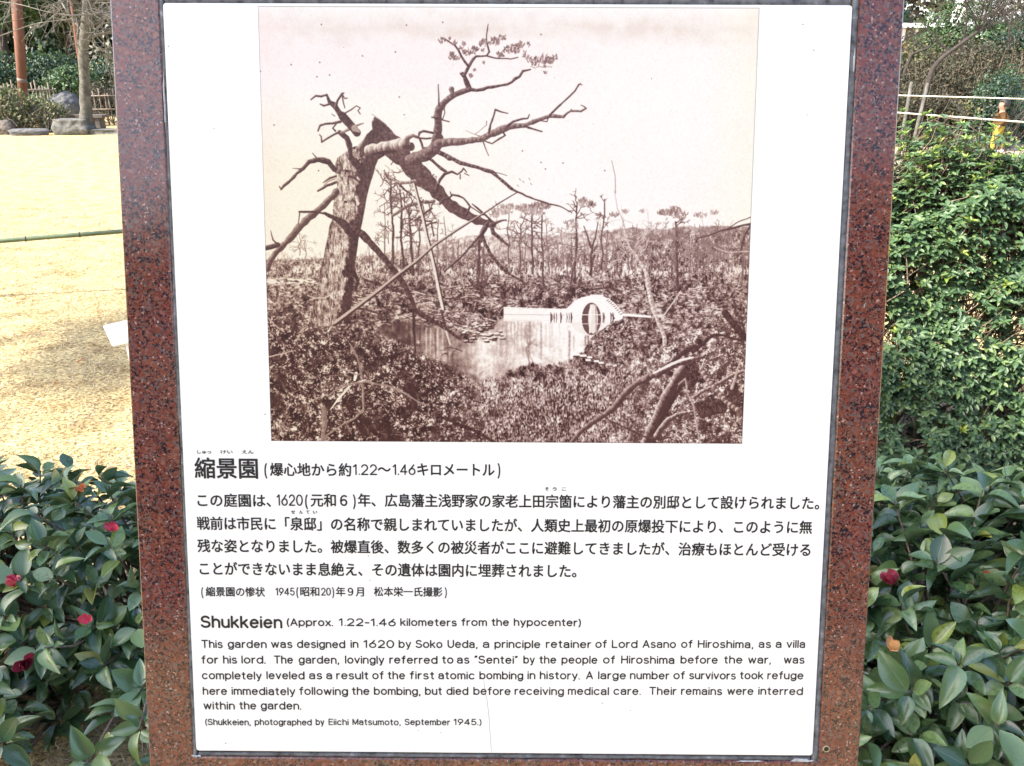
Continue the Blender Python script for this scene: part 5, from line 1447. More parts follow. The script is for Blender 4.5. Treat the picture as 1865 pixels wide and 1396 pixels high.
# small white notice half hidden by the board
def notice():
    g_ = on_ground(248, 690); Y = 3.55
    c = at_y(238, 603, Y)
    root = empty('lawn_notice', (c[0], Y, 0)); tag(root, 'small blank white notice board on a short white post behind the granite board', 'notice board')
    g = Geo(); g.box((-.125, -.011, -.052), (.155, .011, .052)); o = g.obj('board', M['white_paint'], root, False); o.location = (0, 0, c[2]); o.rotation_euler = (0, R(-14), R(-8))
    g = Geo(); g.box((-.034, .013, 0), (.030, .05, c[2] + .02)); o = g.obj('post', M['white_paint'], root, False); o.rotation_euler = (0, 0, 0)
    o.location = (-.012, 0, 0)
notice()


# ================================================================== FAR LEFT: stones, fence, trees
from mathutils import noise as mnoise
def rock(name, label, cat, c, size, m, seed, flat=.0, box=3.0):
    rg = np.random.default_rng(seed)
    bm = bmesh.new(); bmesh.ops.create_icosphere(bm, subdivisions=5, radius=1)
    ph = rg.uniform(0, 6, 6)
    for v in bm.verts:
        d = np.array(v.co); e = box
        r_ = (abs(d[0]) ** e + abs(d[1]) ** e + abs(d[2]) ** e) ** (-1 / e)
        r_ *= 1 + .06 * math.sin(d[0] * 4 + ph[0]) + .05 * math.sin(d[1] * 5 + ph[1]) + .05 * math.cos(d[2] * 6 + ph[2]) + .025 * math.sin(d[0] * 13 + ph[3]) * math.cos(d[2] * 11 + ph[4])
        q = d * r_ * np.array(size) / 2 * (1 + .10 * mnoise.noise(Vector(d * 2.2) + Vector((seed, 0, 0))) + .06 * abs(mnoise.noise(Vector(d * 5) + Vector((seed, 3, 0)))))
        if flat and q[2] > size[2] * flat / 2: q[2] = size[2] * flat / 2 + (q[2] - size[2] * flat / 2) * .15
        v.co = q
    me = bpy.data.meshes.new(name); bm.to_mesh(me); bm.free()
    for p_ in me.polygons: p_.use_smooth = True
    o = link(name, me, None, m); o.location = c
    tag(o, label, cat)
    return o

def gp(px, py, z=0):
    q = on_ground(px, py, z); return float(q[0]), float(q[1])
x, y = gp(129, 247); rock('flat_stone', 'pale grey flat topped stone block at the lawn edge in front of the bare tree', 'stone', (x, y + .2, .16), (.72, .45, .42), M['stone'], 1, .75, 6)
x, y = gp(45, 249); rock('low_stone', 'low dark grey stone under the straggly shrub at the lawn edge', 'stone', (x, y + .2, .07), (.85, .35, .20), M['stone_dark'], 2, .7)
q = at_y(120, 205, 19.5); rock('boulder', 'large rounded grey boulder between the picket fence and the bare tree', 'boulder', (q[0], 19.5, .36), (.74, .6, .80), M['stone_dark'], 3)
q = at_y(4, 238, 17.5); rock('round_stone', 'round brown stone at the far left edge of the lawn border', 'stone', (q[0], 17.6, .12), (.4, .3, .34), M['wood_dark'], 4)
x, y = gp(190, 247); rock('edge_stone', 'long pale edging stone beside the granite board at the lawn edge', 'stone', (x + .1, y + .25, .05), (1.0, .35, .18), M['stone'], 5, .7, 5)
x, y = gp(230, 226)
root = empty('timber_bench', (x - .1, 18.4, 0)); tag(root, 'low dark timber bench beyond the lawn edge right of the bare tree', 'bench')
g = Geo(); g.box((-.85, -.16, .30), (.7, .16, .36)); g.obj('seat', M['wood_dark'], root, False)
for sx in (-.7, .55):
    g = Geo(); g.box((sx - .05, -.13, 0), (sx + .05, .13, .298)); g.obj('leg', M['wood_dark'], root, False)


def picket_fence(px0, px1, ytop, ybot, Y, step, label):
    a, b = at_y(px0, ytop, Y), at_y(px1, ytop, Y)
    zt, zb = a[2], max(at_y(px0, ybot, Y)[2], 0)
    root = empty('picket_fence', (a[0], Y, 0)); tag(root, label, 'fence', 'rough picket fences under the dark trees')
    n = int((b[0] - a[0]) / step)
    g = Geo(); g.tube([(0, 0, 0), (0, 0, zt * 1.0)], .018, 6); me = g.mesh('picket'); me.materials.append(M['bamboo_pale'])
    for i in range(n + 1):
        o = bpy.data.objects.new('picket', me); COL.objects.link(o); o.parent = root
        o.location = (i * step, 0, 0); o.scale = (1, 1, rng.uniform(.86, 1.06)); o.rotation_euler = (rng.normal(0, .02), rng.normal(0, .03), 0)
    for z in (zt * .82, zt * .45):
        g = Geo(); g.tube([(-.05, -.03, z), ((b[0] - a[0]) / 2, -.035, z + .01), (b[0] - a[0] + .05, -.03, z)], .02, 6); g.obj('rail', M['bamboo_pale'], root)
picket_fence(-40, 95, 150, 215, 20.2, .085, 'weathered picket fence behind the straggly shrub, left of the boulder')
picket_fence(160, 300, 163, 205, 20.0, .12, 'weathered picket fence right of the bare tree beside the board')


def leaf_cloud(rg, blobs, n, size, TV=LEAF_S, flat=.5):
    """Leaf clumps spread through several ellipsoids; (centre, radii) each."""
    w = np.array([b[1][0] * b[1][1] * b[1][2] for b in blobs]) ** .67; w /= w.sum()
    k = rg.choice(len(blobs), n, p=w)
    C_ = np.array([b[0] for b in blobs])[k]; Rr = np.array([b[1] for b in blobs])[k]
    d = rg.normal(0, 1, (n, 3)); d /= np.linalg.norm(d, axis=1)[:, None]
    r_ = rg.uniform(0, 1, n) ** .28
    lump = 1 + .18 * np.sin(d[:, 0] * 6 + k) * np.cos(d[:, 2] * 7 + k * 2) + .12 * np.sin(d[:, 1] * 11 + k)
    P = C_ + d * Rr * (r_ * lump)[:, None]
    gaps = np.sin(P[:, 0] * 3.1 + 5 * np.sin(P[:, 2] * 1.3)) * np.cos(P[:, 2] * 4.3 + P[:, 1] * 2) 
    keep = (gaps < .62) | (rg.random(n) < .25)
    P = P[keep]; d = d[keep]; n = len(P)
    ax = rg.normal(0, 1, (n, 3)); ax[:, 2] -= .3
    nm = d + rg.normal(0, .6, (n, 3)) + np.array([0, 0, .7])
    return P, frames(ax, nm), size * rg.uniform(.6, 1.4, n)


def tree(name, label, cat, base, height, blobs, n, leaf, m, trunk_r=.12, bark='bark_dark', group=None, seed=0, limbs=8):
    rg = np.random.default_rng(seed)
    root = empty(name, (base[0], base[1], 0)); tag(root, label, cat, group)
    off = np.array([base[0], base[1], 0.])
    if trunk_r:
        g = Geo(); hz = height * .8
        P = [np.array([base[0] + rg.normal(0, .04) * i, base[1], hz * i / 6 - (.1 if i == 0 else 0)]) for i in range(7)]
        g.tube(np.array(P) - off, np.linspace(trunk_r, trunk_r * .3, 7), 8)
        for i in range(limbs):
            b = blobs[rg.integers(len(blobs))]; e = np.array(b[0]) + rg.normal(0, .4, 3) * np.array(b[1]); s = P[rg.integers(2, 6)]
            g.tube(np.array([s, (s + e) / 2 + rg.normal(0, .1, 3), e]) - off, [trunk_r * .4, trunk_r * .25, trunk_r * .08], 6, False)
        g.obj('trunk', M[bark], root)
    P, Rm, sz = leaf_cloud(rg, blobs, int(n * (1.7 if leaf > .1 and 'behind the left' in (group or '') else 1)), leaf * (.72 if leaf > .1 and 'behind the left' in (group or '') else 1))
    me = scatter_mesh('crown', *(LEAF_F if leaf > .1 or n > 5000 else LEAF_S), Rm, P - off, np.stack([sz * .7, sz, sz], 1))
    o = link('crown', me, root, M[m]); o['kind'] = 'stuff'
    return root


def B(px, py, Y, rx, ry, rz):
    q = at_y(px, py, Y); return (tuple(q), (rx, ry, rz))

rgb_ = np.random.default_rng(44)
# dark wall of evergreens at the back on the left
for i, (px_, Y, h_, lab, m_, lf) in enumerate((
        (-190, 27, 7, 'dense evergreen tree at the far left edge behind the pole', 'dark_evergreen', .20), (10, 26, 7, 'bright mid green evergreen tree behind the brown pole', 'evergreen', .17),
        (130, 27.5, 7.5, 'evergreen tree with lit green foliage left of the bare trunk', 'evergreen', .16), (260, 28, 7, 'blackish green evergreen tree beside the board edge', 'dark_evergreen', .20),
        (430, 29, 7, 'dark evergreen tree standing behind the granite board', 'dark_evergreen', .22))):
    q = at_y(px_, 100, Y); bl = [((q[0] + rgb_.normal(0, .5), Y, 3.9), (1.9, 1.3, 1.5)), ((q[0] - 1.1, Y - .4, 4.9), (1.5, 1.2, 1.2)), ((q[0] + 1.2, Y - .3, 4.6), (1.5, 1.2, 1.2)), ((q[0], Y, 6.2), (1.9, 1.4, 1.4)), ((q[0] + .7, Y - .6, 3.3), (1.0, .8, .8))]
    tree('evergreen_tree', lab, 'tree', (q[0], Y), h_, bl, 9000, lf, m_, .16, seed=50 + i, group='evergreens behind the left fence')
for i, (px_, py_, Y, rx, rz, m_, lab) in enumerate(((-30, 120, 23.5, 1.2, .9, 'dark_evergreen', 'dark rounded shrub low at the far left behind the fence'), (75, 118, 24, 1.5, .85, 'dark_evergreen', 'dark green clipped shrub behind the boulder and pole'), (118, 140, 22.5, .8, .65, 'evergreen', 'mid green shrub directly behind the boulder'), (205, 122, 23.5, 1.1, .9, 'dark_evergreen', 'blackish teal shrub between bare trunk and board'), (320, 125, 24, 1.6, 1.0, 'dark_evergreen', 'dark shrub hidden mostly behind the granite board'))):
    q = at_y(px_, py_, Y); tree('evergreen_shrub', lab, 'shrub', (q[0], Y), 2, [((q[0], Y, q[2] * .5), (rx, .7, rz)), ((q[0] + .3, Y, q[2] * .85), (rx * .8, .6, rz * .7))], 4200, .12, m_, 0, seed=70 + i, group='evergreen shrubs behind the left fence')
# dark backing woodland
def wood(name, label, x0, x1, Y, z0, z1, n, m_, size, seed):
    rg = np.random.default_rng(seed)
    n = int(n * 2.6); size *= .55; X = rg.uniform(x0, x1, n); Z = rg.uniform(0, 1, n) ** .8 * (z1 - z0) + z0 + .8 * np.sin(X * .7); YY = Y + rg.uniform(-1, 1, n) + .8 * np.sin(X * 1.3)
    me = scatter_mesh(name, *LEAF_F, frames(rg.normal(0, 1, (n, 3)), rg.normal(0, .6, (n, 3)) + np.array([0, -.6, .6])), np.stack([X, YY, Z], 1), size * np.stack([rg.uniform(.5, .9, n)] * 3, 1))
    tag(link(name, me, None, M[m_]), label, 'woodland', kind='stuff')
wood('woodland', 'dark mass of distant trees closing the garden at the left', -26, -12, 31, 0, 12, 16000, 'dark_evergreen', .62, 5)
wood('woodland', 'second dark mass of trees closing the garden behind the board', -15, 16, 34, 0, 11, 9000, 'dark_evergreen', .8, 7)
wood('woodland', 'brownish mass of distant winter trees closing the garden at the right', 17, 70, 46, 2.5, 16, 36000, 'brown_shrub', .75, 6)

# straggly yellowish shrubs at the lawn edge
for i, (px_, py_, rx, rz, n, m_, lab) in enumerate(((14, 195, .55, .5, 1300, 'yellow_shrub', 'straggly yellow green shrub at the far left lawn edge'), (62, 205, .5, .35, 900, 'yellow_shrub', 'straggly olive shrub in front of the picket fence'), (98, 205, .32, .26, 420, 'yellow_shrub', 'small loose shrub between fence and flat stone'), (185, 168, .6, .3, 700, 'brown_shrub', 'brownish grass clump on the fence beside the board'))):
    q = at_y(px_, py_, 18.2 if i < 3 else 20.4); t_ = tree('straggly_shrub', lab, 'shrub', (q[0], q[1]), 1, [((q[0], q[1], q[2]), (rx, .35, rz))], n, .062, m_, 0, seed=90 + i, group='straggly shrubs at the far lawn edge')
    g = Geo(); rg = np.random.default_rng(900 + i)
    for k in range(46):
        x0 = rg.uniform(-rx, rx) * .7; P = [np.array([x0, rg.normal(0, .1), 0])]; d = unit(np.array([rg.normal(0, .5), rg.normal(0, .3), 1]))
        for s in range(4): d = unit(d + rg.normal(0, .25, 3)); P.append(P[-1] + d * (q[2] + rz) / 4.2)
        g.tube(P, [.012, .01, .007, .005, .003], 4, False)
    g.obj('stem', M['bark_pale'], t_)

# leaning brown pole
a, b = at_y(42, 172, 19.2), at_y(26, -60, 19.2)
root = empty('brown_pole', (a[0], 19.2, 0)); tag(root, 'tall reddish brown round pole leaning slightly at the upper left', 'pole')
g = Geo(); d_ = (b - a); a0 = a - d_ * (a[2] / d_[2]) * 1.0; g.tube(np.array([a0, a0 + (b - a0) * .5, a0 + (b - a0) * 1.15]) - np.array([a[0], 19.2, 0]), [.095, .105, .12], 12); g.obj('shaft', M['post'], root)
g = Geo(); g.tube(np.array([a0 + (b - a0) * .30, a0 + (b - a0) * .325]) - np.array([a[0], 19.2, 0]), .105, 12); g.obj('band', M['bamboo_pale'], root)


# bare trees
def bare_tree(label, path, radii, mats, seed, n_limb, length, spread, up=.25, depth=4, group=None, name='bare_tree', droop=0., start=3, bias=(0, 0, 0)):
    rg = np.random.default_rng(seed)
    base = path[0]; off = np.array([base[0], base[1], 0.])
    root = empty(name, (base[0], base[1], 0)); tag(root, label, 'tree', group)
    g = Geo(); P = np.array(path, float)
    # smooth the path
    t = np.linspace(0, len(P) - 1, (len(P) - 1) * 4 + 1); Q = np.stack([np.interp(t, np.arange(len(P)), P[:, k]) for k in range(3)], 1)
    Q[1:-1] += rg.normal(0, radii[-1] * .12, Q[1:-1].shape) * [1, .3, 0]
    g.tube(Q - off, np.interp(t, np.linspace(0, len(P) - 1, len(radii)), radii), 10); g.obj('trunk', M[mats[0]], root)
    tw = Geo(); cnt = [0]
    def grow(q, d, L, r_, dep):
        if dep == 0 or cnt[0] > 4200: return
        cnt[0] += 1
        pts = [q]
        n = 4
        for i in range(n):
            d = unit(d + rg.normal(0, .17, 3) + np.array([0, 0, up * .25 - droop * (4 - dep) * .2])); pts.append(pts[-1] + d * L / n)
        tw.tube(np.array(pts) - off, np.linspace(r_, r_ * .5, n + 1), 5 if r_ > .01 else 4, False)
        for k in range(rg.integers(3, 6)):
            j = rg.integers(1, n + 1)
            grow(pts[j], unit(d + rg.normal(0, spread, 3)), L * rg.uniform(.5, .78), r_ * .55, dep - 1)
    for i in range(n_limb):
        j = rg.integers(int(len(Q) * start / 10), len(Q)); 
        d = unit(np.array([rg.normal(0, 1), rg.normal(0, .6), rg.uniform(.1, 1.1)]) + np.array(bias))
        grow(Q[j], d, length * rg.uniform(.6, 1.1), radii[-1] * rg.uniform(.4, .8), depth)
    tw.obj('branch', M[mats[1]], root)
    return root

Yt = 17.6
pts = [at_y(159, 246, Yt), at_y(156, 200, Yt), at_y(154, 150, Yt), at_y(152, 100, Yt), at_y(155, 62, Yt), at_y(158, 20, Yt), at_y(160, -60, Yt)]
pts[0][2] = -.05
bare_tree('leafless tree with pale mottled bark and drooping whitish twigs left of the board', pts, [.15, .12, .105, .10, .10, .08, .05], ('bark_grey', 'bark_pale'), 3, 20, 1.25, .55, depth=4, droop=.5, start=6)
g = Geo(); root = empty('forked_trunk', (float(at_y(147, 200, Yt + .2)[0]), Yt + .2, 0)); tag(root, 'thin reddish second stem rising beside the pale bare trunk', 'tree')
P = np.array([at_y(x_, y_, Yt + .2) for x_, y_ in ((153, 160), (146, 110), (140, 70), (136, 40), (126, -20))]); P = np.vstack([[P[0][0], P[0][1], 0], P]); g.tube(P - np.array(root.location), [.06, .055, .05, .05, .045, .03], 7); g.obj('trunk', M['post'], root)
# long pale boughs reaching across from nearby
root = empty('weeping_bough_tree', (float(at_y(330, 100, 13)[0]), 13, 0)); tag(root, 'leafless weeping tree behind the board reaching long pale boughs to the left', 'tree')
rl = np.array(root.location); g = Geo(); g.tube(np.array([[0, 0, 0], [.02, 0, .8], [0, .05, 1.6], [.05, 0, 2.4]]), [.09, .08, .07, .05], 8); g.obj('trunk', M['bark_grey'], root)
g = Geo()
for P, r0 in (([(330, 40), (280, 30), (215, 29), (160, 26), (120, 29), (80, 21), (40, 9), (0, 3), (-40, 0)], .012), ([(330, 20), (260, 10), (200, 22), (170, 26), (130, 30), (95, 24)], .009), ([(20, -20), (19, 6), (17, 22), (6, 42)], .011), ([(115, -12), (108, 2), (96, 14)], .010), ([(150, -20), (160, 8), (180, 22), (205, 34)], .010),
              ([(118, -8), (135, 6), (150, 18), (166, 26)], .009), ([(330, 60), (250, 62), (205, 50), (180, 58), (160, 62)], .012), ([(0, 66), (60, 44), (100, 38), (140, 34)], .008), ([(330, 120), (250, 130), (215, 118), (190, 95), (170, 80)], .009), ([(330, 150), (260, 140), (214, 112), (198, 95), (172, 84)], .007), ([(330, 100), (262, 104), (208, 92), (186, 78)], .007),
              ([(330, -20), (250, -30), (170, -12), (120, -2)], .012), ([(240, 14), (200, 4), (150, 8), (110, 4), (84, 12)], .006), ([(300, 80), (250, 70), (212, 64), (176, 44), (140, 20)], .006)):
    Q = np.array([at_y(x_, y_, 13 + .2 * math.sin(i)) for i, (x_, y_) in enumerate(P)]); t = np.linspace(0, len(Q) - 1, len(Q) * 5)
    Qs = np.stack([np.interp(t, np.arange(len(Q)), Q[:, k]) for k in range(3)], 1); ker = np.ones(5) / 5
    Qs[2:-2] = np.stack([np.convolve(Qs[:, k], ker, 'valid') for k in range(3)], 1)
    g.tube(Qs - rl, np.linspace(r0, r0 * .5, len(Qs)), 5, False)
    rg = np.random.default_rng(int(r0 * 1e5) + len(P))
    for k in range(16):
        j = rg.integers(3, len(Qs)); d = unit(rg.normal(0, 1, 3) + np.array([0, 0, -.5])); L = rg.uniform(.15, .5); T_ = [Qs[j]]
        for s in range(3): d = unit(d + rg.normal(0, .2, 3) + np.array([0, 0, -.15])); T_.append(T_[-1] + d * L / 3)
        g.tube(np.array(T_) - rl, [.005, .004, .003, .002], 4, False)
g.obj('branch', M['bark_pale'], root)

# ================================================================== FAR RIGHT
for i, (px_, py_, Y, rx, rz, n, m_, lf, lab) in enumerate((
        (1640, 190, 15, .9, .45, 2600, 'brown_shrub', .055, 'brown winter shrub bank directly right of the board'), (1712, 170, 15.5, .8, .55, 2800, 'brown_shrub', .055, 'brown and olive shrub bank behind the leaning bare tree'),
        (1762, 205, 15, .42, .30, 900, 'yellow_shrub', .05, 'olive shrub with yellow leaves behind the pale rails'), (1800, 140, 17, 1.0, .6, 2800, 'brown_shrub', .06, 'dry brown shrub bank right of the bare tree'),
        (1820, 170, 14.6, .36, .42, 1600, 'dark_evergreen', .055, 'small blackish evergreen shrub above the child in yellow'), (1885, 195, 15.5, .6, .4, 1300, 'bluegreen', .06, 'blue green low shrub at the right edge behind the rails'),
        (1755, 70, 21, 1.25, .42, 3600, 'evergreen', .08, 'green domed evergreen shrub under the white wall'), (1860, 92, 19, .9, .5, 2600, 'dark_evergreen', .08, 'dark green evergreen shrub at the upper right edge'), (1675, 118, 20, 1.1, .36, 2400, 'yellow_shrub', .07, 'olive green shrub under the white building at the board edge'), (1860, 40, 24, 1.3, .5, 2400, 'brown_shrub', .08, 'bare brown shrub before the tiled wall'),
        (1600, 150, 17, 1.2, .8, 2600, 'brown_shrub', .07, 'brown shrub bank mostly behind the right edge of the board'), (1950, 130, 18, 1.5, 1., 2600, 'brown_shrub', .07, 'brown shrub bank beyond the right edge of the view'), (1758, 120, 18.5, 1.2, .42, 2600, 'brown_shrub', .065, 'mixed brown shrubs between the green dome and the rails'))):
    q = at_y(px_, py_, Y)
    bl = [((q[0], Y, q[2]), (rx, .5, rz))] + [((q[0], Y + .1, max(q[2] - rz * .9, .3)), (rx, .5, max(q[2] - rz * .9, .3)))]
    t_ = tree('garden_shrub', lab, 'shrub', (q[0], Y), 1, bl, n * 2, lf, m_, 0, seed=130 + i, group='shrub bank along the path at the right')
    g = Geo(); rg = np.random.default_rng(1900 + i)
    for k in range(40):
        P = [np.array([rg.uniform(-rx, rx) * .8, rg.normal(0, .2), 0])]; d = unit(np.array([rg.normal(0, .5), rg.normal(0, .3), 1])); 
        for s in range(4): d = unit(d + rg.normal(0, .25, 3)); P.append(P[-1] + d * (q[2] + rz * 1.1) / 4.2)
        g.tube(P, [.014, .012, .009, .006, .003], 4, False)
    g.obj('stem', M['bark_twig' if i % 2 else 'bark_grey'], t_)
# low blue green mound on the path
q = at_y(1768, 248, 14.2); tree('low_shrub', 'low blue green clipped mound on the path beside the child', 'shrub', (q[0], 14.2), 1, [((q[0], 14.2, .12), (.30, .25, .14)), ((q[0] + .1, 14.2, .16), (.2, .2, .12))], 1500, .035, 'bluegreen', 0, seed=160)
# two pale rails
bamboo_rail(at_y(1560, 172, 10.6), at_y(1990, 184, 10.2), .008, .9, 'upper pale rail of the path barrier behind the hedge', (M['rail_white'],), posts=(.0, 1.), name='pale_rail', group='pale rails behind the hedge')
bamboo_rail(at_y(1560, 200, 10.2), at_y(1990, 232, 9.4), .009, .9, 'lower pale rail of the path barrier, sloping down to the right', (M['rail_white'],), posts=(.0, 1.), name='pale_rail', group='pale rails behind the hedge')
# leaning bare tree with its two props
Yb = 13.6
pts = [at_y(1672, 236, Yb), at_y(1680, 190, Yb), at_y(1690, 150, Yb), at_y(1699, 126, Yb), at_y(1704, 118, Yb), at_y(1718, 104, Yb), at_y(1745, 84, Yb), at_y(1772, 64, Yb), at_y(1788, 54, Yb), at_y(1796, 40, Yb)]
pts.insert(0, np.array([pts[0][0] - .03, Yb, -.05]))
bare_tree('leafless tree with dark stem leaning right, branching before the white wall', pts, [.05, .05, .045, .045, .04, .038, .034, .03, .028, .024, .02], ('bark_dark', 'bark_dark'), 8, 10, .8, .6, depth=4, start=8, bias=(.1, 0, .5))
for x0, y0, x1, y1, lab in ((1645, 236, 1660, 150, 'left wooden prop pole of the leaning bare tree'), (1668, 240, 1690, 152, 'right wooden prop pole against the leaning bare tree')):
    a, b = at_y(x0, y0, Yb - .3), at_y(x1, y1, Yb - .1); d_ = b - a; a0 = a - d_ * (a[2] / d_[2])
    g = Geo(); g.tube(np.array([a0, b]) - np.array([a0[0], a0[1], 0]), .028, 7); o = g.obj('prop_pole', M['bark_grey'], None); o.location = (a0[0], a0[1], 0); tag(o, lab, 'pole', 'prop poles')
for i, (pp, lab) in enumerate((([(1648, 130), (1660, 100), (1690, 88), (1706, 70)], 'slender leafless tree between board and leaning tree'), ([(1700, 200), (1735, 120), (1736, 100)], 'thin dark sapling behind the rails'), ([(1820, 230), (1835, 120), (1838, 60), (1845, 20)], 'slender bare tree behind the dark shrub'), ([(1760, 240), (1752, 100), (1762, 30), (1756, -20)], 'tall thin bare tree behind the green dome shrub'), ([(1890, 240), (1880, 100), (1862, 20), (1850, -30)], 'bare tree at the right edge above the tiled wall'))):
    Y = 16.5 + i; P = [at_y(x_, y_, Y) for x_, y_ in pp]; P.insert(0, np.array([P[0][0], Y, -.05]))
    bare_tree(lab, P, [.04, .035, .03, .022, .016], ('bark_dark', 'bark_dark'), 300 + i, 7, .7, .6, depth=3, start=6, group='slender bare trees by the path')

# white building with red-brown base and the tiled garden wall
def building():
    Y = 30
    a, b = at_y(1560, 75, Y), at_y(1795, 75, Y); zt = at_y(1700, 44, Y)[2]
    root = empty('white_building', ((a[0] + b[0]) / 2, Y + 2, 0)); tag(root, 'long white building wall glimpsed through the bare branches', 'building')
    w = (b[0] - a[0]) / 2
    g = Geo(); g.box((-w, -2, 0), (w, 2, zt - .12)); g.obj('wall', M['plaster'], root, False)
    g = Geo(); g.box((-w - .2, -2.25, zt - .12), (w + .2, 2.2, zt + .02)); g.obj('roof_edge', M['white_paint'], root, False)
    g = Geo(); g.box((-w, -2.03, 0), (w, -2.0, at_y(1700, 73, Y)[2] - .05)); g.obj('brick_base', M['post'], root, False)
    for i in range(9):
        g = Geo(); xx = -w + .5 + i * (2 * w - 1) / 8; g.box((xx - .16, -2.025, 1.9), (xx + .16, -2.004, 2.6)); g.obj('window', M['wood_dark'], root, False)
    # tiled wall
    Y = 27
    a, b = at_y(1785, 60, Y), at_y(2100, 62, Y); zt = at_y(1850, 40, Y)[2]
    root = empty('garden_wall', ((a[0] + b[0]) / 2, Y, 0)); tag(root, 'white plastered garden wall with grey blue roof tiles at the right', 'wall')
    w = (b[0] - a[0]) / 2
    g = Geo(); g.box((-w, -.12, 0), (w, .12, zt)); g.obj('wall', M['plaster'], root, False)
    n = int(2 * w / .28)
    me = None
    for i in range(n):
        x_ = -w + .14 + i * .28
        if me is None:
            g = Geo(); g.tube([(0, -.42, zt - .03), (0, 0, zt + .16)], .085, 8); g.tube([(0, .42, zt - .03), (0, .0, zt + .16)], .085, 8); me = g.mesh('tile'); me.materials.append(M['tile_roof'])
        o = bpy.data.objects.new('tile', me); COL.objects.link(o); o.parent = root; o.location = (x_, 0, 0)
    g = Geo(); g.add([(-w, -.44, zt - .06), (w, -.44, zt - .06), (w, 0, zt + .13), (-w, 0, zt + .13), (w, .44, zt - .06), (-w, .44, zt - .06)], [(0, 1, 2, 3), (3, 2, 4, 5)]); g.obj('roof', M['tile_roof'], root, False)
    g = Geo(); g.tube([(-w, 0, zt + .22), (w, 0, zt + .22)], .11, 10); g.obj('ridge', M['tile_roof'], root)
    # small pale house front higher up
    Y = 36; c = at_y(1838, -8, Y); root = empty('pale_house', (c[0], Y, 0)); tag(root, 'pale house front just showing above the trees at the top right', 'house')
    g = Geo(); g.box((-.7, 0, 0), (.7, 3, c[2] + .2)); g.obj('wall', M['plaster'], root, False)
    for k in range(4):
        g = Geo(); g.box((-.5 + k * .3, -.02, c[2] - .45), (-.38 + k * .3, -.003, c[2] + .05)); g.obj('window', M['bluegreen' if k % 2 else 'tile_roof'], root, False)
building()


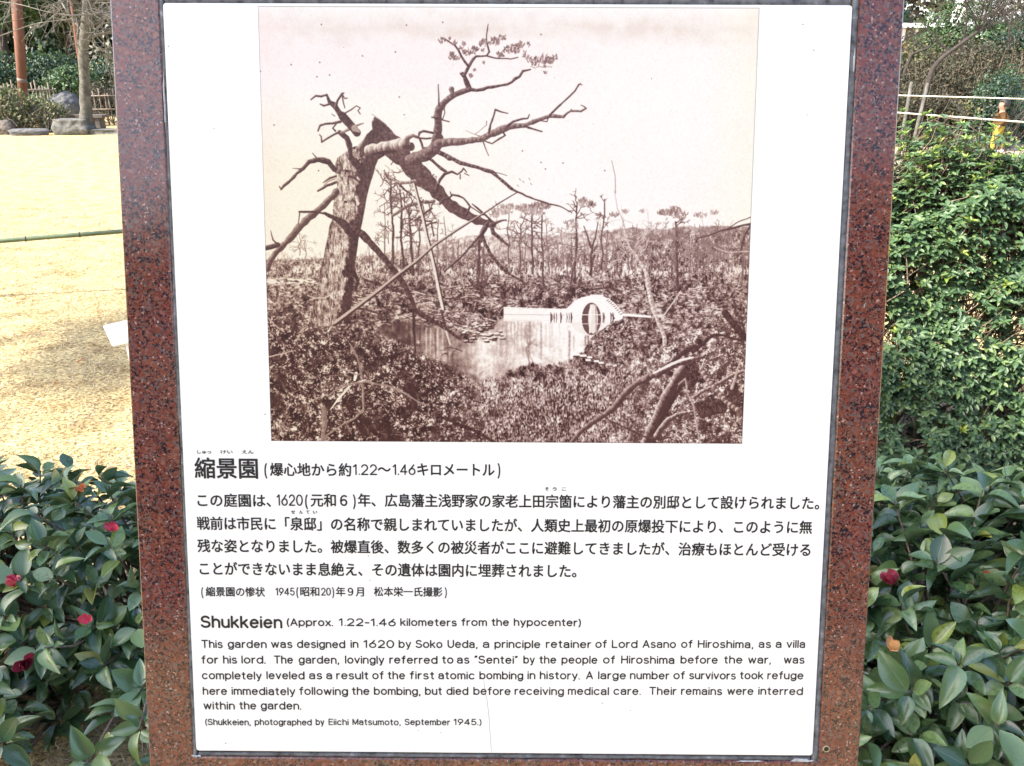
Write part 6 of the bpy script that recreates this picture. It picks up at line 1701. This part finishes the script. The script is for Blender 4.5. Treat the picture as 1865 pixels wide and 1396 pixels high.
# child on the path: one skinned body, clothes and hair over it
def child():
    fx_, fy_ = float(at_y(1813, 262, 13.9)[0]), 13.9
    root = empty('person', (fx_, fy_, 0)); tag(root, 'small child in yellow trousers and orange brown jacket walking on the path', 'person')
    H = .93
    def skin(name, verts, edges, rad, m_, sub=2):
        me = bpy.data.meshes.new(name); me.from_pydata([tuple(v) for v in verts], edges, []); o = bpy.data.objects.new(name, me); COL.objects.link(o)
        md = o.modifiers.new('s', 'SKIN'); md.use_smooth_shade = True
        for i, r_ in enumerate(rad): me.skin_vertices[0].data[i].radius = (r_, r_)
        me.skin_vertices[0].data[0].use_root = True
        s_ = o.modifiers.new('d', 'SUBSURF'); s_.levels = sub; s_.render_levels = sub
        dg = bpy.context.evaluated_depsgraph_get(); m2 = bpy.data.meshes.new_from_object(o.evaluated_get(dg)); bpy.data.objects.remove(o)
        m2.materials.clear(); m2.materials.append(m_)
        for p_ in m2.polygons: p_.use_smooth = True
        q = bpy.data.objects.new(name, m2); COL.objects.link(q); q.parent = root; return q
    Vb = [(0, 0, .43), (0, 0, .52), (0, -.01, .62), (0, -.01, .68), (0, -.012, .70), (0, -.02, .75), (0, -.025, .80), (0, -.015, .845),
          (.05, 0, .40), (.06, -.05, .23), (.065, -.03, .05), (.065, -.09, .025), (-.05, 0, .40), (-.06, .06, .23), (-.06, .12, .06), (-.06, .07, .03),
          (.085, 0, .65), (.125, .03, .54), (.13, -.02, .45), (.13, -.04, .41), (-.085, 0, .65), (-.13, -.03, .54), (-.12, -.09, .47), (-.118, -.115, .44)]
    Eb = [(0, 1), (1, 2), (2, 3), (3, 4), (4, 5), (5, 6), (6, 7), (0, 8), (8, 9), (9, 10), (10, 11), (0, 12), (12, 13), (13, 14), (14, 15), (3, 16), (16, 17), (17, 18), (18, 19), (3, 20), (20, 21), (21, 22), (22, 23)]
    rb = [.06, .06, .065, .05, .034, .066, .074, .05, .045, .033, .022, .02, .045, .033, .022, .02, .03, .022, .016, .016, .03, .022, .016, .016]
    skin('body', Vb, Eb, rb, M['skin'])
    skin('trousers', [Vb[0], Vb[8], Vb[9], (.064, -.032, .07), Vb[12], Vb[13], (-.06, .115, .08)], [(0, 1), (1, 2), (2, 3), (0, 4), (4, 5), (5, 6)], [.075, .06, .048, .04, .06, .048, .04], M['trouser'])
    skin('jacket', [(0, 0, .40), (0, 0, .50), (0, -.005, .62), (0, -.01, .69), Vb[16], Vb[17], (.13, -.015, .465), Vb[20], Vb[21], (-.121, -.085, .478)], [(0, 1), (1, 2), (2, 3), (3, 4), (4, 5), (5, 6), (3, 7), (7, 8), (8, 9)], [.10, .10, .10, .075, .05, .04, .034, .05, .04, .034], M['jacket'])
    bm = bmesh.new(); bmesh.ops.create_icosphere(bm, subdivisions=3, radius=1)
    for v in list(bm.verts):
        q = np.array(v.co)
        if q[1] < -.25 and q[2] < .38 or q[2] < -.55: bm.verts.remove(v); continue
        v.co = (q[0] * .088, q[1] * .096 - .008, q[2] * .092 + .808)
    me = bpy.data.meshes.new('hair'); bm.to_mesh(me); bm.free(); link('hair', me, root, M['hair'])
    for s in (.065, -.06):
        g = Geo(); yy = -.06 if s > 0 else .095; g.tube([(s, yy - .05, .02), (s, yy - .02, .028), (s, yy + .02, .034), (s, yy + .05, .028)], [.022, .03, .03, .024], 8); g.obj('shoe', M['white_paint'], root)
    for s in (-.022, .022):
        g = Geo(); g.tube([(s, -.094, .785), (s, -.099, .785)], .006, 6); g.obj('eye', M['hair'], root)
    root.rotation_euler = (0, 0, R(-115))
child()


# ================================================================== BEHIND THE CAMERA: what shades and mirrors in the polished stone
for i, (x_, y_, z_, r_) in enumerate(((-7.5, -8.5, 3.0, 2.3), (-3.6, -9.2, 3.4, 2.4), (.2, -9.0, 3.2, 2.4), (4.2, -9.4, 3.5, 2.4), (8.2, -8.6, 3.1, 2.4))):
    tree('shade_tree', ['broad evergreen at the far left behind the viewer', 'broad evergreen left of centre behind the viewer', 'broad evergreen straight behind the viewer', 'broad evergreen right of centre behind the viewer', 'broad evergreen at the far right behind the viewer'][i], 'tree', (x_, y_), 6,
         [((x_, y_, z_), (r_, 1.5, 2.4)), ((x_ + .8, y_, z_ + 1.2), (1.6, 1.3, 1.4)), ((x_ - .9, y_, 1.2), (1.8, 1.2, 1.3))], 4200, .34, 'dark_evergreen', .2, seed=400 + i, group='trees behind the viewer')
SUNV = np.array(sdir)
U_ = np.array([math.sin(SUN_AZ), math.cos(SUN_AZ), 0.]); E1 = np.array([-U_[1], U_[0], 0]); E2 = np.array([-U_[0] * math.sin(SUN_EL), -U_[1] * math.sin(SUN_EL), math.cos(SUN_EL)])
for i, (t, a1, a2, r1, r2, n) in enumerate(((6.5, -1.1, .48, 1.75, 1.38, 15000), (8.2, -4.95, .05, 1.25, .48, 1300))):  # unseen crowns added and sized across the sun's direction to shade board and lawn
    c_ = E1 * a1 + E2 * a2 + SUNV * t
    tree('sun_blocker_tree', ['dense unseen tree at the left, added to shade the board', 'second unseen tree at the left, added to shade a strip of lawn'][i], 'tree', (c_[0] - .3, c_[1]), c_[2],
         [(tuple(c_), (r2, r1, r2 * .95))], n, .15, 'evergreen', .16, seed=420 + i, group='trees out of view at the left', limbs=5)
